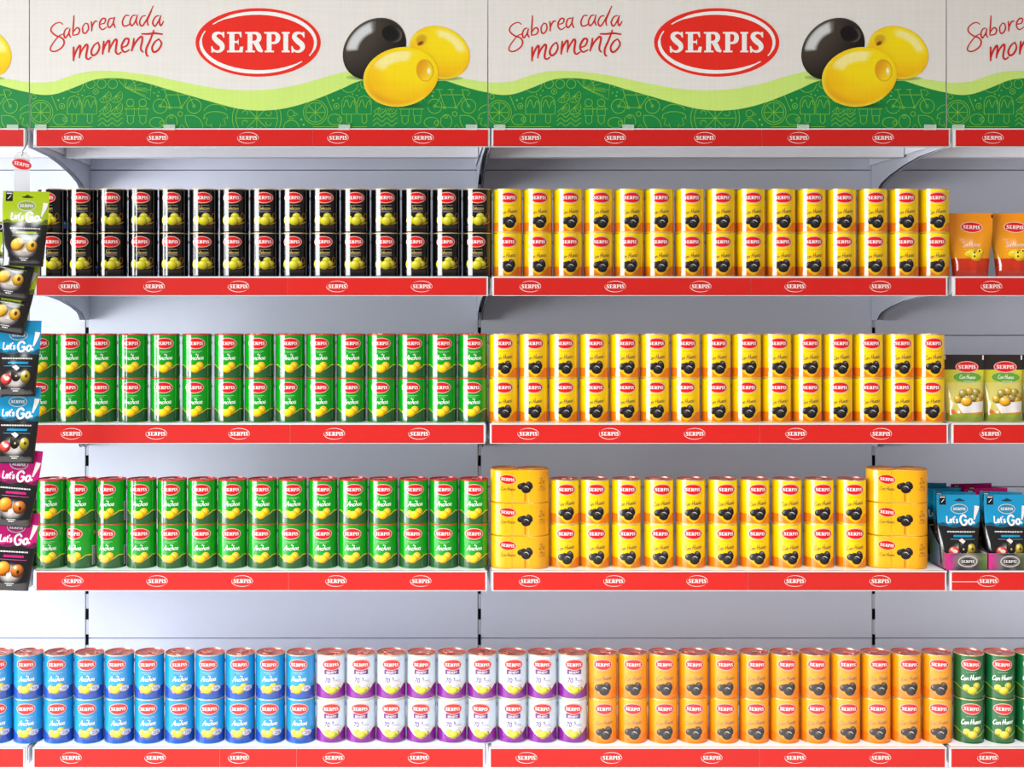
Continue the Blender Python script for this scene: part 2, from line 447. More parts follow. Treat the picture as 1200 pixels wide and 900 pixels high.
def rail_mesh(w, h):
    bm = bmesh.new()
    box(bm, 0, w, .0015, .008, -h, 0)                  # back plate
    box(bm, 0, w, -.0012, .0015, -.0024, 0)            # top lip
    box(bm, 0, w, -.0012, .0015, -h, -h+.0009)         # bottom lip
    bmesh.ops.recalc_face_normals(bm, faces=bm.faces[:])
    return mesh_from('price_rail', bm, M['rail'])
for L in range(5):
    for b in range(4):
        x0, x1 = J[b]+.0035, J[b+1]-.0035
        shelf = empty('store_shelf', '%s of the %s, grey steel with red price rail' % (can_shelf_name(L), bay_word[b]), 'shelf',
                      (x0, 0, ZT[L]), 'shelves with red price rails')
        W = x1-x0
        bm = bmesh.new()
        box(bm, .004, W-.004, .008, .449, -.0025, 0); box(bm, .004, W-.004, .0085, .0105, -.034, -.0025)
        box(bm, .004, W-.004, .0105, .03, -.034, -.032)
        for xa in (.006, W-.008): box(bm, xa, xa+.002, .0105, .449, -.03, -.0025)
        bmesh.ops.recalc_face_normals(bm, faces=bm.faces[:])
        part('deck', mesh_from('deck', bm, M['shelf']), shelf)
        part('stiffener_bar', box_mesh('stiffener_bar', (.010, W-.010, .218, .246, -.0362, -.0028), M['shelf'], .001), shelf)
        part('bracket', BRK, shelf, (.0022, 0, 0)); part('bracket', BRK, shelf, (W-.0022, 0, 0))
        ra, rb = RED[L][b]; ya, yb = REDY[L]
        rx0 = PX(ra)-.0035-x0; rx1 = PX(rb)+.0035-x0; h = (yb-TOPY[L]+.9)/538.1
        rail = part('price_rail', rail_mesh(rx1-rx0, h), shelf, (rx0, 0, 0))
        # paper inserts, one object per strip of paper
        edges = [ra]+[e for e in SPLIT[L][b]]+[rb]
        zt, zb = -(ya-TOPY[L])/538.1, -(yb-TOPY[L])/538.1
        for e0, e1 in zip(edges[:-1], edges[1:]):
            ik = Ink(); w2 = (e1-e0)/538.1
            tone = random.choice([-4, 0, 3]); red = (Y_RED[0]+tone, Y_RED[1], Y_RED[2])
            ik.rect(.0003, w2-.0003, zb, zt, red, 0)
            for lx in LOGO[L][b]:
                if e0 <= lx <= e1:
                    u = (lx-e0)/538.1; v = (zt+zb)/2+.0003
                    ik.wordmark(u+.0003, v, .0385, (250, 246, 244), 1)
                    ik.swooshes(u, v, .0228, .0118, .0011, (250, 236, 232), 1)
                    ik.ring(u, v, .0228, .0118, .00045, (244, 190, 184), 1, a0=-30, a1=-20, n=3)
            if L == 3 and b == 3: ik.rect(.001, .058, (zt+zb)/2-.0024, (zt+zb)/2-.0002, (244, 170, 165), 1)
            me = ik.build('price_insert', lambda u, v, l: (u, -l, v), M['print_card'], normal=lambda u, v: (0, -1, 0))
            part('price_insert', me, rail, ((e0-ra)/538.1+.0035, .0006, 0))
# ------------------------------------------------------------------ header boards
CREAM = (235, 231, 224); LIME = (208, 238, 122); DKG = (16, 136, 62); ICON = (124, 192, 60)
UP = [(30, 96.7), (45, 97), (55, 96.6), (65, 95), (80, 90), (95, 85.8), (110, 83.3), (130, 83.4), (155, 85.6), (180, 89.2), (207.5, 95), (232.5, 100), (257.5, 104.2), (282.5, 106), (300, 106), (322.5, 104.4), (341, 101.2), (360, 96.9), (379, 91), (397.5, 86), (420, 81), (450, 79), (490, 82), (515, 87), (535, 91), (549, 93.2), (565, 95.8), (580, 97)]
LO = [(30, 107.7), (42.5, 110.6), (55, 111.5), (67.5, 109.7), (80, 105.3), (92.5, 100.4), (105, 95.2), (117.5, 92.4), (136, 91.8), (155, 93.7), (176, 98.6), (195, 104.4), (220, 111.5), (245, 118.7), (270, 125.6), (282, 128), (295, 129.4), (310, 129.7), (329, 128), (347.5, 124), (366, 118), (385, 110.6), (404, 102.5), (416, 97), (440, 90), (470, 87), (500, 90), (515, 93.2), (525, 95.6), (540, 100.6), (559, 106), (580, 110.2)]
def interp(tab):
    pts = catmull(tab, 4)
    def f(x):
        if x <= pts[0][0]: return pts[0][1]
        for a, b in zip(pts[:-1], pts[1:]):
            if a[0] <= x <= b[0]: return lerp(a[1], b[1], (x-a[0])/((b[0]-a[0]) or 1))
        return pts[-1][1]
    return f
fup, flo = interp(UP), interp(LO)
class PxInk(Ink):
    """ink whose shapes are given in the header artwork's own 537-unit-wide drawing, y down"""
    pass
def banner_ink():
    k = PxInk(); LN = .75
    def R(p, w=LN, sm=False, closed=False): k.ribbon(p, w, ICON, 1, smooth=sm, closed=closed)
    def C(x, y, r, ry=None, **kw): k.ring(x, y, r, ry or r, LN, ICON, 1, n=kw.pop('n', 20), **kw)
    def dot(x, y, r=.9): k.ell(x, y, r, r, ICON, 1, n=8)
    X0, X1, YT, YB = 34.9, 571.2, -30.0, 150.6
    k.rect(X0, X1, 78, YB, DKG, 0)
    for P in (-322, 0, 322):
        # citrus wheel
        x = 47.6+P; C(x, 131.8, 14.2, n=28); C(x, 131.8, 11.6, n=26)
        for i in range(8): a = i*pi/4; R([(x+1*cos(a), 131.8+1*sin(a)), (x+10.8*cos(a), 131.8+10.8*sin(a))])
        dot(x, 131.8, 1.4)
        C(39+P, 113.5, 2.8, n=10); dot(68.2+P, 117.6, 1.3); dot(74.5+P, 115.4, 1); C(72.3+P, 124.6, 3.2, n=12); dot(72.3+P, 124.6, 1.2)
        R([(60+P, 112), (67.5+P, 130)])
        C(70.4+P, 140.2, 8.2, 6.4); C(76+P, 140.2, 2.5, n=10); dot(76+P, 140.2, .8)
        for q in (0, 18.1):     # ice lollies
            x = 78.6+P+q
            R([(x, 134), (x, 120), (x+2.3, 114.5), (x+8.2, 112.3), (x+14.1, 114.5), (x+16.4, 120), (x+16.4, 134), (x, 134)])
            R([(x+1.8, 126), (x+4, 119), (x+6, 117.3), (x+8.2, 124), (x+10, 126), (x+12, 120), (x+14.6, 118), (x+14.8, 123)], sm=True)
            R([(x+5.4, 134), (x+5.4, 143), (x+8.2, 145), (x+11, 143), (x+11, 134)])
        C(87+P, 98, 10.5, a0=0, a1=170); dot(91.3+P, 110.6); dot(96.3+P, 112); dot(98.8+P, 106.3)
        for q, r in ((105.8, 5.3), (118.8, 5.3), (131.9, 5.5)): C(q+P, 98.4, r, n=16)
        C(111.9+P, 107.3, 3.2, n=12); dot(111.9+P, 107.3, 1)
        for sx, sy in ((121, 114), (134.5, 114), (121, 127.5), (134.5, 127.5)):     # citrus wedges
            sx += P; a0 = radians(-42)
            ux, uy = cos(a0), sin(a0); vx, vy = -uy, ux
            pt = lambda a, r: (sx+r*(cos(a)*ux+sin(a)*vx)+1, sy+r*(cos(a)*uy+sin(a)*vy)-1.5)
            R([pt(0, 8)]+[pt(pi*i/8, 8) for i in range(1, 8)]+[pt(pi, 8)], closed=True)
            for i in (1, 2, 3, 4): R([pt(0, 0), pt(pi*i/5, 6.4)], .6)
        for y in (135.4, 140.6, 146):
            R([(115+P+i*2.42, y+2.1*sin(i*pi/2*.83+2.2)) for i in range(13)], sm=True)
        # fan
        ax, ay = 146.8+P, 103
        for a in (-35, -10, 12, 35, 55, 78, 100): R([(ax, ay), (ax+26*sin(radians(90-a*.9-8)) if a < 60 else ax+9*cos(radians(a)), ay-12*sin(radians(a))+3*cos(radians(a)))], .55)
        C(ax, ay, 12, a0=-80, a1=30, n=10); R([(ax-8, ay-9), (ax, ay), (175.6+P, 116.8), (177+P, 99)]); R([(ax+6, ay+2), (177+P, 105.3)])
        # table football players
        R([(145.5+P, 128), (175+P, 128)])
        for q in (0, 14.6):
            x = 152.5+P+q; C(x, 120.6, 4.4, n=14); R([(x-4.6, 125.2), (x+4.8, 125.2), (x+4.8, 135.7), (x-4.6, 135.7)], closed=True)
            R([(x-3.4, 136), (x-3.4, 143), (x, 146), (x+3.8, 143), (x+3.8, 136)])
        # tandem bicycle
        bx, by = 170+P, 75
        B = lambda x, y: (bx+x/8, by+y/8)
        for wx in (140, 458): c = B(wx, 397); C(c[0], c[1], 8.4, n=22); C(c[0], c[1], 1.6, n=8)
        for ln in ([(140, 397), (205, 290), (415, 290)], [(140, 397), (232, 410), (340, 408)], [(180, 240), (232, 410)], [(290, 235), (340, 408)],
                   [(340, 408), (415, 305)], [(395, 240), (415, 305), (458, 397)], [(150, 240), (215, 240)], [(260, 240), (320, 240)], [(395, 242), (450, 245), (470, 275), (445, 300)]):
            R([B(*p) for p in ln])
        for q in (232, 340): c = B(q, 409); C(c[0], c[1], 1.7, n=8)
        C(183.6+P, 143.8, 8.6, 6.2); C(189.5+P, 144.2, 2.4, n=10); C(200.9+P, 142.6, 6.6, 8.1); C(200.5+P, 137, 2, 1.6, n=10); C(211+P, 133.7, 2.8, n=12)
        dot(182.5+P, 102); dot(185.8+P, 108); dot(184.8+P, 112.6, 1.2); dot(180.5+P, 109)
        R([(216.9+P, 135.6), (226+P, 135.6), (233+P, 139), (237+P, 146), (237.5+P, 153)], sm=True); R([(216.9+P, 135.6), (217.5+P, 143), (221+P, 150), (225+P, 154)], sm=True)
        R([(209.5+P, 151), (213+P, 146), (216.5+P, 150.5)])
        # toadstool
        C(252.5+P, 134, 14.6, 11.6, a0=200, a1=335); R([(238.6+P, 140), (240+P, 134.6), (246+P, 131.6), (252.5+P, 131), (259+P, 131.6), (265.5+P, 134.6), (266.6+P, 140)], sm=True)
        R([(238.6+P, 138), (243+P, 139), (241+P, 146), (246.5+P, 148), (247+P, 145), (248.8+P, 151)]); R([(266.6+P, 138), (262+P, 139), (264.5+P, 146), (259.5+P, 148), (258.5+P, 145), (257+P, 151)])
        # big citrus
        x, y = 300.8+P, 138.6; C(x, y, 28.6, n=40); C(x, y, 24.4, n=38)
        for i in range(8): a = i*pi/4; R([(x, y), (x+23.5*cos(a), y+23.5*sin(a))])
        for i in range(8): a = i*pi/4+pi/8; C(x+15*cos(a), y+15*sin(a), 3.2, a0=i*45, a1=i*45+220, n=8)
        # bauble stack
        x = 340.8+P; C(x, 133.1, 4.1, n=14); C(x+.5, 150, 9, n=20); R([(x-3, 139), (x+4, 139)]); R([(x+4, 132), (x+8.5, 134), (x+4.5, 136)])
        dot(352.9+P, 140.4, 1.3); dot(355.7+P, 146.4, 1.3); R([(366+P, 148.8), (430+P, 148.8)])
    # lime wave and cream field over the pattern
    xs = [X0]+[36+i*4 for i in range(0, 134)]+[X1]
    k.band(xs, flo, fup, LIME, 2)
    k.band(xs, lambda x: fup(x), lambda x: YT, CREAM, 3)
    # contact shades printed under the olives
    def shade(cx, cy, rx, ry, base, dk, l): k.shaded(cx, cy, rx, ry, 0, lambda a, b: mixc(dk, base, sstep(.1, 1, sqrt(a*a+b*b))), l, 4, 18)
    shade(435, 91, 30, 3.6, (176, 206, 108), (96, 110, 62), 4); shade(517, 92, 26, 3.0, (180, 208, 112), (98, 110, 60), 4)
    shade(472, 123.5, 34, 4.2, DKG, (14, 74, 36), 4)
    # the three olives
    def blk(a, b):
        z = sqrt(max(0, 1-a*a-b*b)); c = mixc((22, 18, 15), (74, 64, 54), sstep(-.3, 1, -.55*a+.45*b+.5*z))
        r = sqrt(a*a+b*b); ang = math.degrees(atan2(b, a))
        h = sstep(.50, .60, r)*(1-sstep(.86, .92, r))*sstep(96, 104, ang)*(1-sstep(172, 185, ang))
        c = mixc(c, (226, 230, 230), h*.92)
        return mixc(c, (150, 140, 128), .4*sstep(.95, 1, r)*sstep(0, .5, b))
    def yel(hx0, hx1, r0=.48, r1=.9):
        def f(a, b):
            r = sqrt(a*a+b*b); ang = math.degrees(atan2(b, a)); d = .35*b+.2*a+.5*sqrt(max(0, 1-r*r))
            c = mixc((214, 134, 12), (250, 196, 8), sstep(-.35, .15, d)); c = mixc(c, (255, 226, 10), sstep(.1, .6, d))
            c = mixc(c, (255, 236, 60), .8*sstep(.85, 1, r)*sstep(-.4, .4, -b-a))
            h = sstep(r0, r0+.12, r)*(1-sstep(r1-.05, r1, r))*sstep(hx0-4, hx0+4, ang)*(1-sstep(hx1-10, hx1+10, ang))
            return mixc(c, (255, 244, 176), h*.85)
        return f
    neg = lambda fn: (lambda a, b: fn(a, -b))       # the drawing runs y down
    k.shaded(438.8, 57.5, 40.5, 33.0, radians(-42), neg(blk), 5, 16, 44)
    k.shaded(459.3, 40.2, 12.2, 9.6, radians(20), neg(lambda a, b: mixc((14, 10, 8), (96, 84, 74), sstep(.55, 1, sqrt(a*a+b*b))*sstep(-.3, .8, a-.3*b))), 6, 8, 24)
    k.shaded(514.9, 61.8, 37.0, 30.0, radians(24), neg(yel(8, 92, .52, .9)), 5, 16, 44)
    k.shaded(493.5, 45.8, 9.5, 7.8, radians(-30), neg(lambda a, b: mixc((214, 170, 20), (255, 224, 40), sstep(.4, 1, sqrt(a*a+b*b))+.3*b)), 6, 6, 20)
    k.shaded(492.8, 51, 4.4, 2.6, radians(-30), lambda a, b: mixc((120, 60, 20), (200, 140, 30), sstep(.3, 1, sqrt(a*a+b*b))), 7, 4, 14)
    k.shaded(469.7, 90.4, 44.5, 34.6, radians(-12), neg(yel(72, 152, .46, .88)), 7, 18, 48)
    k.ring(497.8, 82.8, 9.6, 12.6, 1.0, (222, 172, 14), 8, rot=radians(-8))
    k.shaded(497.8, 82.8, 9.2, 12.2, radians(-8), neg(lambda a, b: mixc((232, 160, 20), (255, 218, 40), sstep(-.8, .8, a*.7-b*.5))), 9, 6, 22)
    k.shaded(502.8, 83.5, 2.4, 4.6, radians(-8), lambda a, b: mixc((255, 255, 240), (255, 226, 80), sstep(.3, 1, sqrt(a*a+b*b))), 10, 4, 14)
    # red oval with the wordmark
    RD = (238, 44, 30)
    k.ell(302.4, 50, 75, 41.6, (250, 226, 218), 4, n=64); k.ell(302.4, 50, 73.4, 40.2, RD, 5, n=64)
    sub = Ink(); sub.wordmark(302.3, -49.7, 110, (250, 248, 243), 6); sub.swooshes(302.4, -50, 67.3, 34.6, 4.6, (250, 248, 243), 6)
    k.f += [([(u, -v) for u, v in p], l, c) for p, l, c in sub.f]
    # handwriting
    HW = [[(248, 215), (225, 200), (185, 210), (150, 245), (150, 280), (190, 315), (240, 335), (262, 370), (245, 415), (195, 450), (155, 452), (140, 430), (165, 380), (215, 320), (255, 300)],
          [(300, 248), (275, 260), (260, 300), (272, 335), (298, 300), (312, 255)], [(312, 255), (305, 300), (320, 330)],
          [(348, 140), (345, 200), (340, 270), (338, 310)], [(340, 285), (375, 245), (398, 265), (385, 300), (345, 312)],
          [(450, 205), (425, 240), (430, 290), (455, 290), (475, 255), (470, 215), (450, 205)],
          [(500, 190), (505, 235), (503, 275)], [(504, 245), (530, 192), (552, 190)],
          [(575, 215), (615, 205), (625, 170), (600, 165), (575, 200), (575, 240), (600, 262), (635, 240)],
          [(690, 160), (660, 170), (645, 215), (660, 245), (690, 210), (705, 155)], [(705, 155), (695, 200), (710, 245)],
          [(830, 140), (800, 140), (775, 190), (785, 230), (820, 225), (845, 205)],
          [(890, 135), (860, 145), (840, 195), (855, 228), (885, 195), (905, 135)], [(905, 135), (895, 190), (910, 225)],
          [(975, 140), (945, 150), (925, 200), (945, 232), (975, 195), (1010, 130), (1045, 55)], [(1030, 95), (995, 180), (1000, 225)],
          [(1095, 140), (1065, 150), (1040, 200), (1060, 232), (1090, 190), (1112, 140)], [(1112, 140), (1100, 195), (1112, 228), (1135, 190)]]
    HM = [[(345, 415), (345, 470), (345, 535)], [(347, 510), (365, 455), (395, 405), (405, 420), (395, 510)], [(398, 490), (420, 440), (455, 395), (468, 410), (455, 500), (475, 522), (500, 505)],
          [(560, 375), (525, 400), (500, 455), (515, 490), (550, 470), (572, 420), (560, 375)],
          [(610, 365), (605, 420), (600, 478)], [(602, 460), (620, 405), (650, 360), (660, 380), (655, 460)], [(656, 445), (680, 395), (710, 350), (725, 365), (715, 450), (735, 478), (765, 460)],
          [(770, 420), (815, 400), (830, 350), (800, 345), (770, 395), (770, 435), (795, 460), (835, 440)],
          [(875, 340), (870, 390), (855, 450)], [(860, 435), (890, 375), (935, 325), (950, 345), (935, 430), (955, 460)],
          [(1050, 268), (1020, 350), (985, 430), (985, 480), (1000, 495)], [(945, 300), (1000, 300), (1060, 295), (1125, 303)],
          [(1095, 345), (1060, 370), (1035, 420), (1050, 460), (1090, 440), (1118, 385), (1095, 345)]]
    for grp, wd in ((HW, 1.5), (HM, 2.0)):
        for st in grp:
            p = [(40+x/7.5, y/7.5) for x, y in st]; n = len(p)
            k.ribbon(p, [wd*(.7+.5*sin(pi*(i+.5)/n)) for i in range(n)], (214, 42, 34), 5)
            for q in (p[0], p[-1]): k.ell(q[0], q[1], wd*.4, wd*.4, (214, 42, 34), 5, n=8)
    return k
bk = banner_ink()
# flip y and clip at the lower edge; local origin = lower left corner of the board
bk.f = [([((u-34.5)/538.1, (150.6-v)/538.1) for u, v in p], l, ((lambda c: (lambda u, v: c(u*538.1+34.5, 150.6-v*538.1)))(c) if callable(c) else c)) for p, l, c in bk.f]
ART = bk.build('printed_artwork', lambda u, v, l: (u, -l-.0004, v), M['print_board'], normal=lambda u, v: (0, -1, 0), clip_v=0.0, step=.0002)
# trim overhang at both sides
def trim_sides(me, x0, x1):
    bm = bmesh.new(); bm.from_mesh(me)
    bmesh.ops.bisect_plane(bm, geom=bm.verts[:]+bm.edges[:]+bm.faces[:], plane_co=(x0, 0, 0), plane_no=(-1, 0, 0), clear_outer=True)
    bmesh.ops.bisect_plane(bm, geom=bm.verts[:]+bm.edges[:]+bm.faces[:], plane_co=(x1, 0, 0), plane_no=(1, 0, 0), clear_outer=True)
    bm.to_mesh(me); bm.free()
trim_sides(ART, .0008, .9972)
BOARD = box_mesh('board', (.0006, .9974, 0, .0035, 0, (150.6+30)/538.1), M['card'])
CLIP = box_mesh('clip', (-.0125, .0125, -.0045, .0075, -.004, .0078), M['clear'])
for b in range(4):
    t = empty('header_board', 'cream and green printed header board with three olives above the %s' % bay_word[b], 'sign',
              (PX(34.5)+b*.9989-.9989, .0022, ZT[0]+.0004), 'printed header boards')
    part('board', BOARD, t); part('printed_artwork', ART, t)
    for cx in (13.5, 164, 369, 518): part('clip', CLIP, t, (cx/538.1, 0, 0))

# ------------------------------------------------------------------ cans
R = .0325; H = .097; RB = .0321
def cyl(u, v, l):
    a = u/RB; r = RB+.00012+l
    return (r*sin(a), -r*cos(a), v)
def cyln(u, v): a = u/RB; return (sin(a), -cos(a), 0)
CUTS = [i*.0028 for i in range(-36, 37)]
mm = .001
def bar_lines(k, x0, x1, y0, y1, l):
    k.rect(x0, x1, y0, y1, (232, 232, 226), l)
    n = 9
    for i in range(n): x = lerp(x0, x1, (i+.3)/n); k.rect(x, x+(x1-x0)/n*(.3+.2*(i % 3)), y0+.001, y1-.001, (50, 50, 50), l+1)
def dashes(k, cx, y, wd, h, c, l, seed=0):
    r = random.Random(seed); x = cx-wd/2
    while x < cx+wd/2:
        q = r.uniform(.8, 2.2)*h; k.rect(x, min(x+q, cx+wd/2), y, y+h, c, l); x += q+.4*h
def side_marks(k, small=(206, 30, 36)):
    for a in (-1.72, 1.72):
        k.ell(a*RB, 77*mm, 7*mm, 4.2*mm, (240, 200, 196), 3); k.ell(a*RB, 77*mm, 6.4*mm, 3.6*mm, small, 4)
        k.wordmark(a*RB, 77*mm, 10*mm, (250, 248, 244), 5)
def wave(k, f, c, l, lo=2.8*mm, dc=None, wd=1.2*mm, full=True):
    xs = [i*.0028 for i in range(-36, 37)]
    k.band(xs, lambda x: lo, f, c, l)
    if dc: k.band(xs, lambda x: f(x), lambda x: f(x)+wd*(.35+.65*min(1, abs(math.sin(x/RB*1.1+.4)))), dc, l)
def badge(k): k.badge(0, 76.5*mm, 21*mm, 12.4*mm, 5)
def blackolives(k, dx=0):
    k.shaded(-3.5*mm+dx, 30.5*mm, 5.6*mm, 4.2*mm, .3, BO, 5, 4, 16); k.shaded(-9.6*mm+dx, 25.4*mm, 8.6*mm, 7.4*mm, .25, BO, 6, 4, 18)
    k.shaded(9.6*mm+dx, 29.0*mm, 7.2*mm, 10.2*mm, .5, BO, 6, 4, 18); k.shaded(3*mm+dx, 19.4*mm, 11.0*mm, 9.8*mm, .15, BO, 7, 5, 22)
    k.ribbon([(-1*mm+dx, 26.5*mm), (4*mm+dx, 26.6*mm), (9*mm+dx, 23*mm)], [.6*mm, 1.7*mm, .6*mm], (214, 214, 216), 8)
    k.ell(-14*mm+dx, 27*mm, 1.6*mm, 3*mm, (120, 116, 120), 7, .3, 10); k.ell(9*mm+dx, 35*mm, 3*mm, 1.1*mm, (130, 128, 132), 7, -.5, 10)
def grad(c0, c1, y0, y1): return lambda u, v: mixc(c0, c1, (v-y0)/(y1-y0))
def base(k, col, bot=None):
    xs = [i*.0056 for i in range(-18, 19)]; k.band(xs, lambda x: 2.8*mm, lambda x: 94.4*mm, col, 0)
def yellowcan(body, deep, scriptc, lid):
    def f(k):
        base(k, grad(deep, body, .0, .045))
        wv = lambda u: (3+19.5*min(1, (abs(u-1.5*mm)/(24*mm)))**1.25)*mm
        wave(k, wv, (240, 128, 16), 1)
        badge(k); dashes(k, 1*mm, 59.3*mm, 24*mm, .7*mm, mixc(body, (60, 40, 10), .45), 2, 3)
        k.script('Con Hueso', 0, 42*mm, 4.6*mm, .95*mm, scriptc, 3, shear=.25, rot=.14, sx=.94)
        blackolives(k); side_marks(k)
        bar_lines(k, 1.95*RB, 2.35*RB, 12*mm, 50*mm, 3)
    return f
def anchor_can(body, top, lowc, linec, ol, blue=False):
    def f(k):
        base(k, grad(body, top, .03, .09))
        wv = lambda u: (17+13*sin((u/RB)*1.15-.35)*(.9)+ 7*cos(u/RB*1.9+pi))*mm if not blue else (19+9*abs(sin((u/RB)*.9-.12))**1.4)*mm
        wv = (lambda u: (13.5+14.5*min(1, abs(u+2*mm)/(30*mm))**1.35)*mm)
        wave(k, wv, lowc, 1, dc=linec, wd=(1.8 if not blue else .8)*mm)
        badge(k); dashes(k, 1*mm, 58.6*mm, 27*mm, .75*mm, mixc(body, (255, 255, 255), .75), 2, 4); dashes(k, 1*mm, 55.8*mm, 16*mm, .75*mm, mixc(body, (255, 255, 255), .7), 2, 5)
        k.script('de', 2*mm, 50.6*mm, 1.9*mm, .5*mm, (240, 250, 240), 3)
        k.script('Anchoa', 1*mm, 40.5*mm, 5.2*mm, 1.35*mm, (246, 252, 246), 3, shear=.3, rot=.05, sx=1.02)
        k.shaded(-11*mm, 23*mm, 8*mm, 7.8*mm, 0, ol, 4, 4, 18); k.shaded(9*mm, 27.5*mm, 8.6*mm, 8.6*mm, 0, ol, 4, 4, 18)
        k.ring(9*mm, 28*mm, 5*mm, 5.4*mm, .7*mm, (214, 150, 20), 5, n=16)
        k.shaded(-1*mm, 21*mm, 11*mm, 8.8*mm, .1, ol, 6, 5, 22)
        k.ell(-13*mm, 18*mm, 4*mm, 4*mm, (232, 150, 110), 5, n=12)
        side_marks(k); bar_lines(k, 1.32*RB, 1.72*RB, 6*mm, 48*mm, 3)
        if blue:
            k.ell(17.5*mm, 24.5*mm, 11*mm, 6.6*mm, (226, 226, 240), 7, .1); k.ring(17.5*mm, 24.5*mm, 10*mm, 5.8*mm, .6*mm, (110, 96, 160), 8, .1, n=22)
            k.text('25%', 17.5*mm, 21.6*mm, 8*mm, (74, 58, 140), 9, shear=.15)
    return f
def blackcan(k):
    base(k, (9, 8, 7)); badge(k)
    dashes(k, 1*mm, 59.4*mm, 20*mm, 1.1*mm, (176, 150, 78), 2, 8)
    k.script('Seleccion', 2*mm, 50.4*mm, 3.6*mm, .95*mm, (196, 168, 92), 3, shear=.15, sx=.92)
    k.ribbon([(12*mm, 59*mm), (13.6*mm, 60.6*mm)], .8*mm, (196, 168, 92), 3)
    k.rect(-14*mm, 15*mm, 47*mm, 47.9*mm, (160, 158, 166), 2); dashes(k, 0, 44.4*mm, 17*mm, .9*mm, (150, 150, 158), 2, 9)
    k.shaded(7*mm, 36*mm, 9*mm, 7*mm, 0, GO, 3, 4, 18); k.shaded(-14*mm, 27*mm, 9*mm, 10.5*mm, 0, GO, 3, 4, 18)
    k.shaded(15*mm, 28*mm, 8*mm, 7*mm, -.4, GO, 4, 4, 18); k.shaded(2*mm, 25.5*mm, 11.5*mm, 9.8*mm, .1, GO, 5, 5, 22)
    k.ring(24*mm, 36*mm, 4*mm, 6.5*mm, 1.6*mm, (150, 92, 24), 3, n=16); k.ribbon([(11*mm, 18*mm), (20*mm, 20*mm), (30*mm, 24*mm)], [1*mm, 3*mm, 1*mm], (186, 130, 40), 3)
    k.rect(-26*mm, 30*mm, 9*mm, 16*mm, (44, 36, 28), 1)
    side_marks(k, (150, 20, 30)); k.rect(1.25*RB, 1.55*RB, 10*mm, 26*mm, (60, 92, 170), 3); k.rect(1.3*RB, 1.5*RB, 20*mm, 23*mm, (170, 190, 230), 4)
    bar_lines(k, 1.62*RB, 1.98*RB, 6*mm, 34*mm, 3)
def whitecan(k):
    base(k, grad((224, 232, 240), (206, 222, 238), .02, .09))
    wv = lambda u: (11+20*min(1, abs(u-1*mm)/(30*mm))**1.5)*mm
    wave(k, wv, (134, 34, 146), 1, dc=(246, 214, 120), wd=1.6*mm)
    k.rect(-16*mm, 16*mm, 55.5*mm, 66*mm, (110, 40, 122), 2); k.text('BENEFIT', 0, 57.2*mm, 7.2*mm, (244, 238, 246), 3, sx=.86)
    badge(k)
    k.text('70', -9.5*mm, 37*mm, 15.5*mm, (104, 34, 124), 3, shear=.12, sx=.8); k.text('%', 4*mm, 44*mm, 7.5*mm, (104, 34, 124), 3, sx=.8)
    dashes(k, 10*mm, 41.5*mm, 17*mm, .8*mm, (150, 110, 160), 3, 2); k.ell(12*mm, 35*mm, 9.5*mm, 3.6*mm, (250, 246, 250), 4)
    k.ring(12*mm, 35*mm, 9.5*mm, 3.6*mm, .5*mm, (190, 100, 130), 5, n=18); dashes(k, 13*mm, 34*mm, 9*mm, .9*mm, (90, 50, 110), 5, 3)
    k.shaded(-8*mm, 26*mm, 7*mm, 6.6*mm, 0, GO, 6, 4, 16); k.shaded(12*mm, 23*mm, 7.4*mm, 5.4*mm, .2, GO, 6, 4, 16); k.shaded(1*mm, 20*mm, 11.4*mm, 8*mm, 0, GO, 7, 5, 20)
    k.ell(17*mm, 25*mm, 1.5*mm, 1.5*mm, (90, 60, 30), 8, n=10)
    side_marks(k); bar_lines(k, 1.9*RB, 2.3*RB, 36*mm, 60*mm, 3)
def darkgreencan(k):
    base(k, (16, 104, 54))
    wv = lambda u: (10+20*min(1, abs(u-3*mm)/(38*mm))**1.1)*mm
    wave(k, wv, (38, 98, 44), 1, dc=(214, 222, 60), wd=1.5*mm)
    badge(k); dashes(k, 0, 59*mm, 22*mm, .8*mm, (170, 210, 180), 2, 6)
    k.script('Con Hueso', 0, 43*mm, 5.1*mm, 1.6*mm, (250, 252, 248), 3, shear=.22, rot=.1, sx=.95)
    k.shaded(-10*mm, 25*mm, 8*mm, 7.6*mm, 0, GO, 4, 4, 18); k.shaded(11*mm, 30*mm, 8*mm, 8*mm, 0, GO, 4, 4, 18); k.ring(11*mm, 30.5*mm, 4.6*mm, 5*mm, .7*mm, (150, 136, 20), 5, n=16)
    k.shaded(2*mm, 19.5*mm, 10.4*mm, 8.8*mm, 0, GO, 6, 5, 22); side_marks(k)

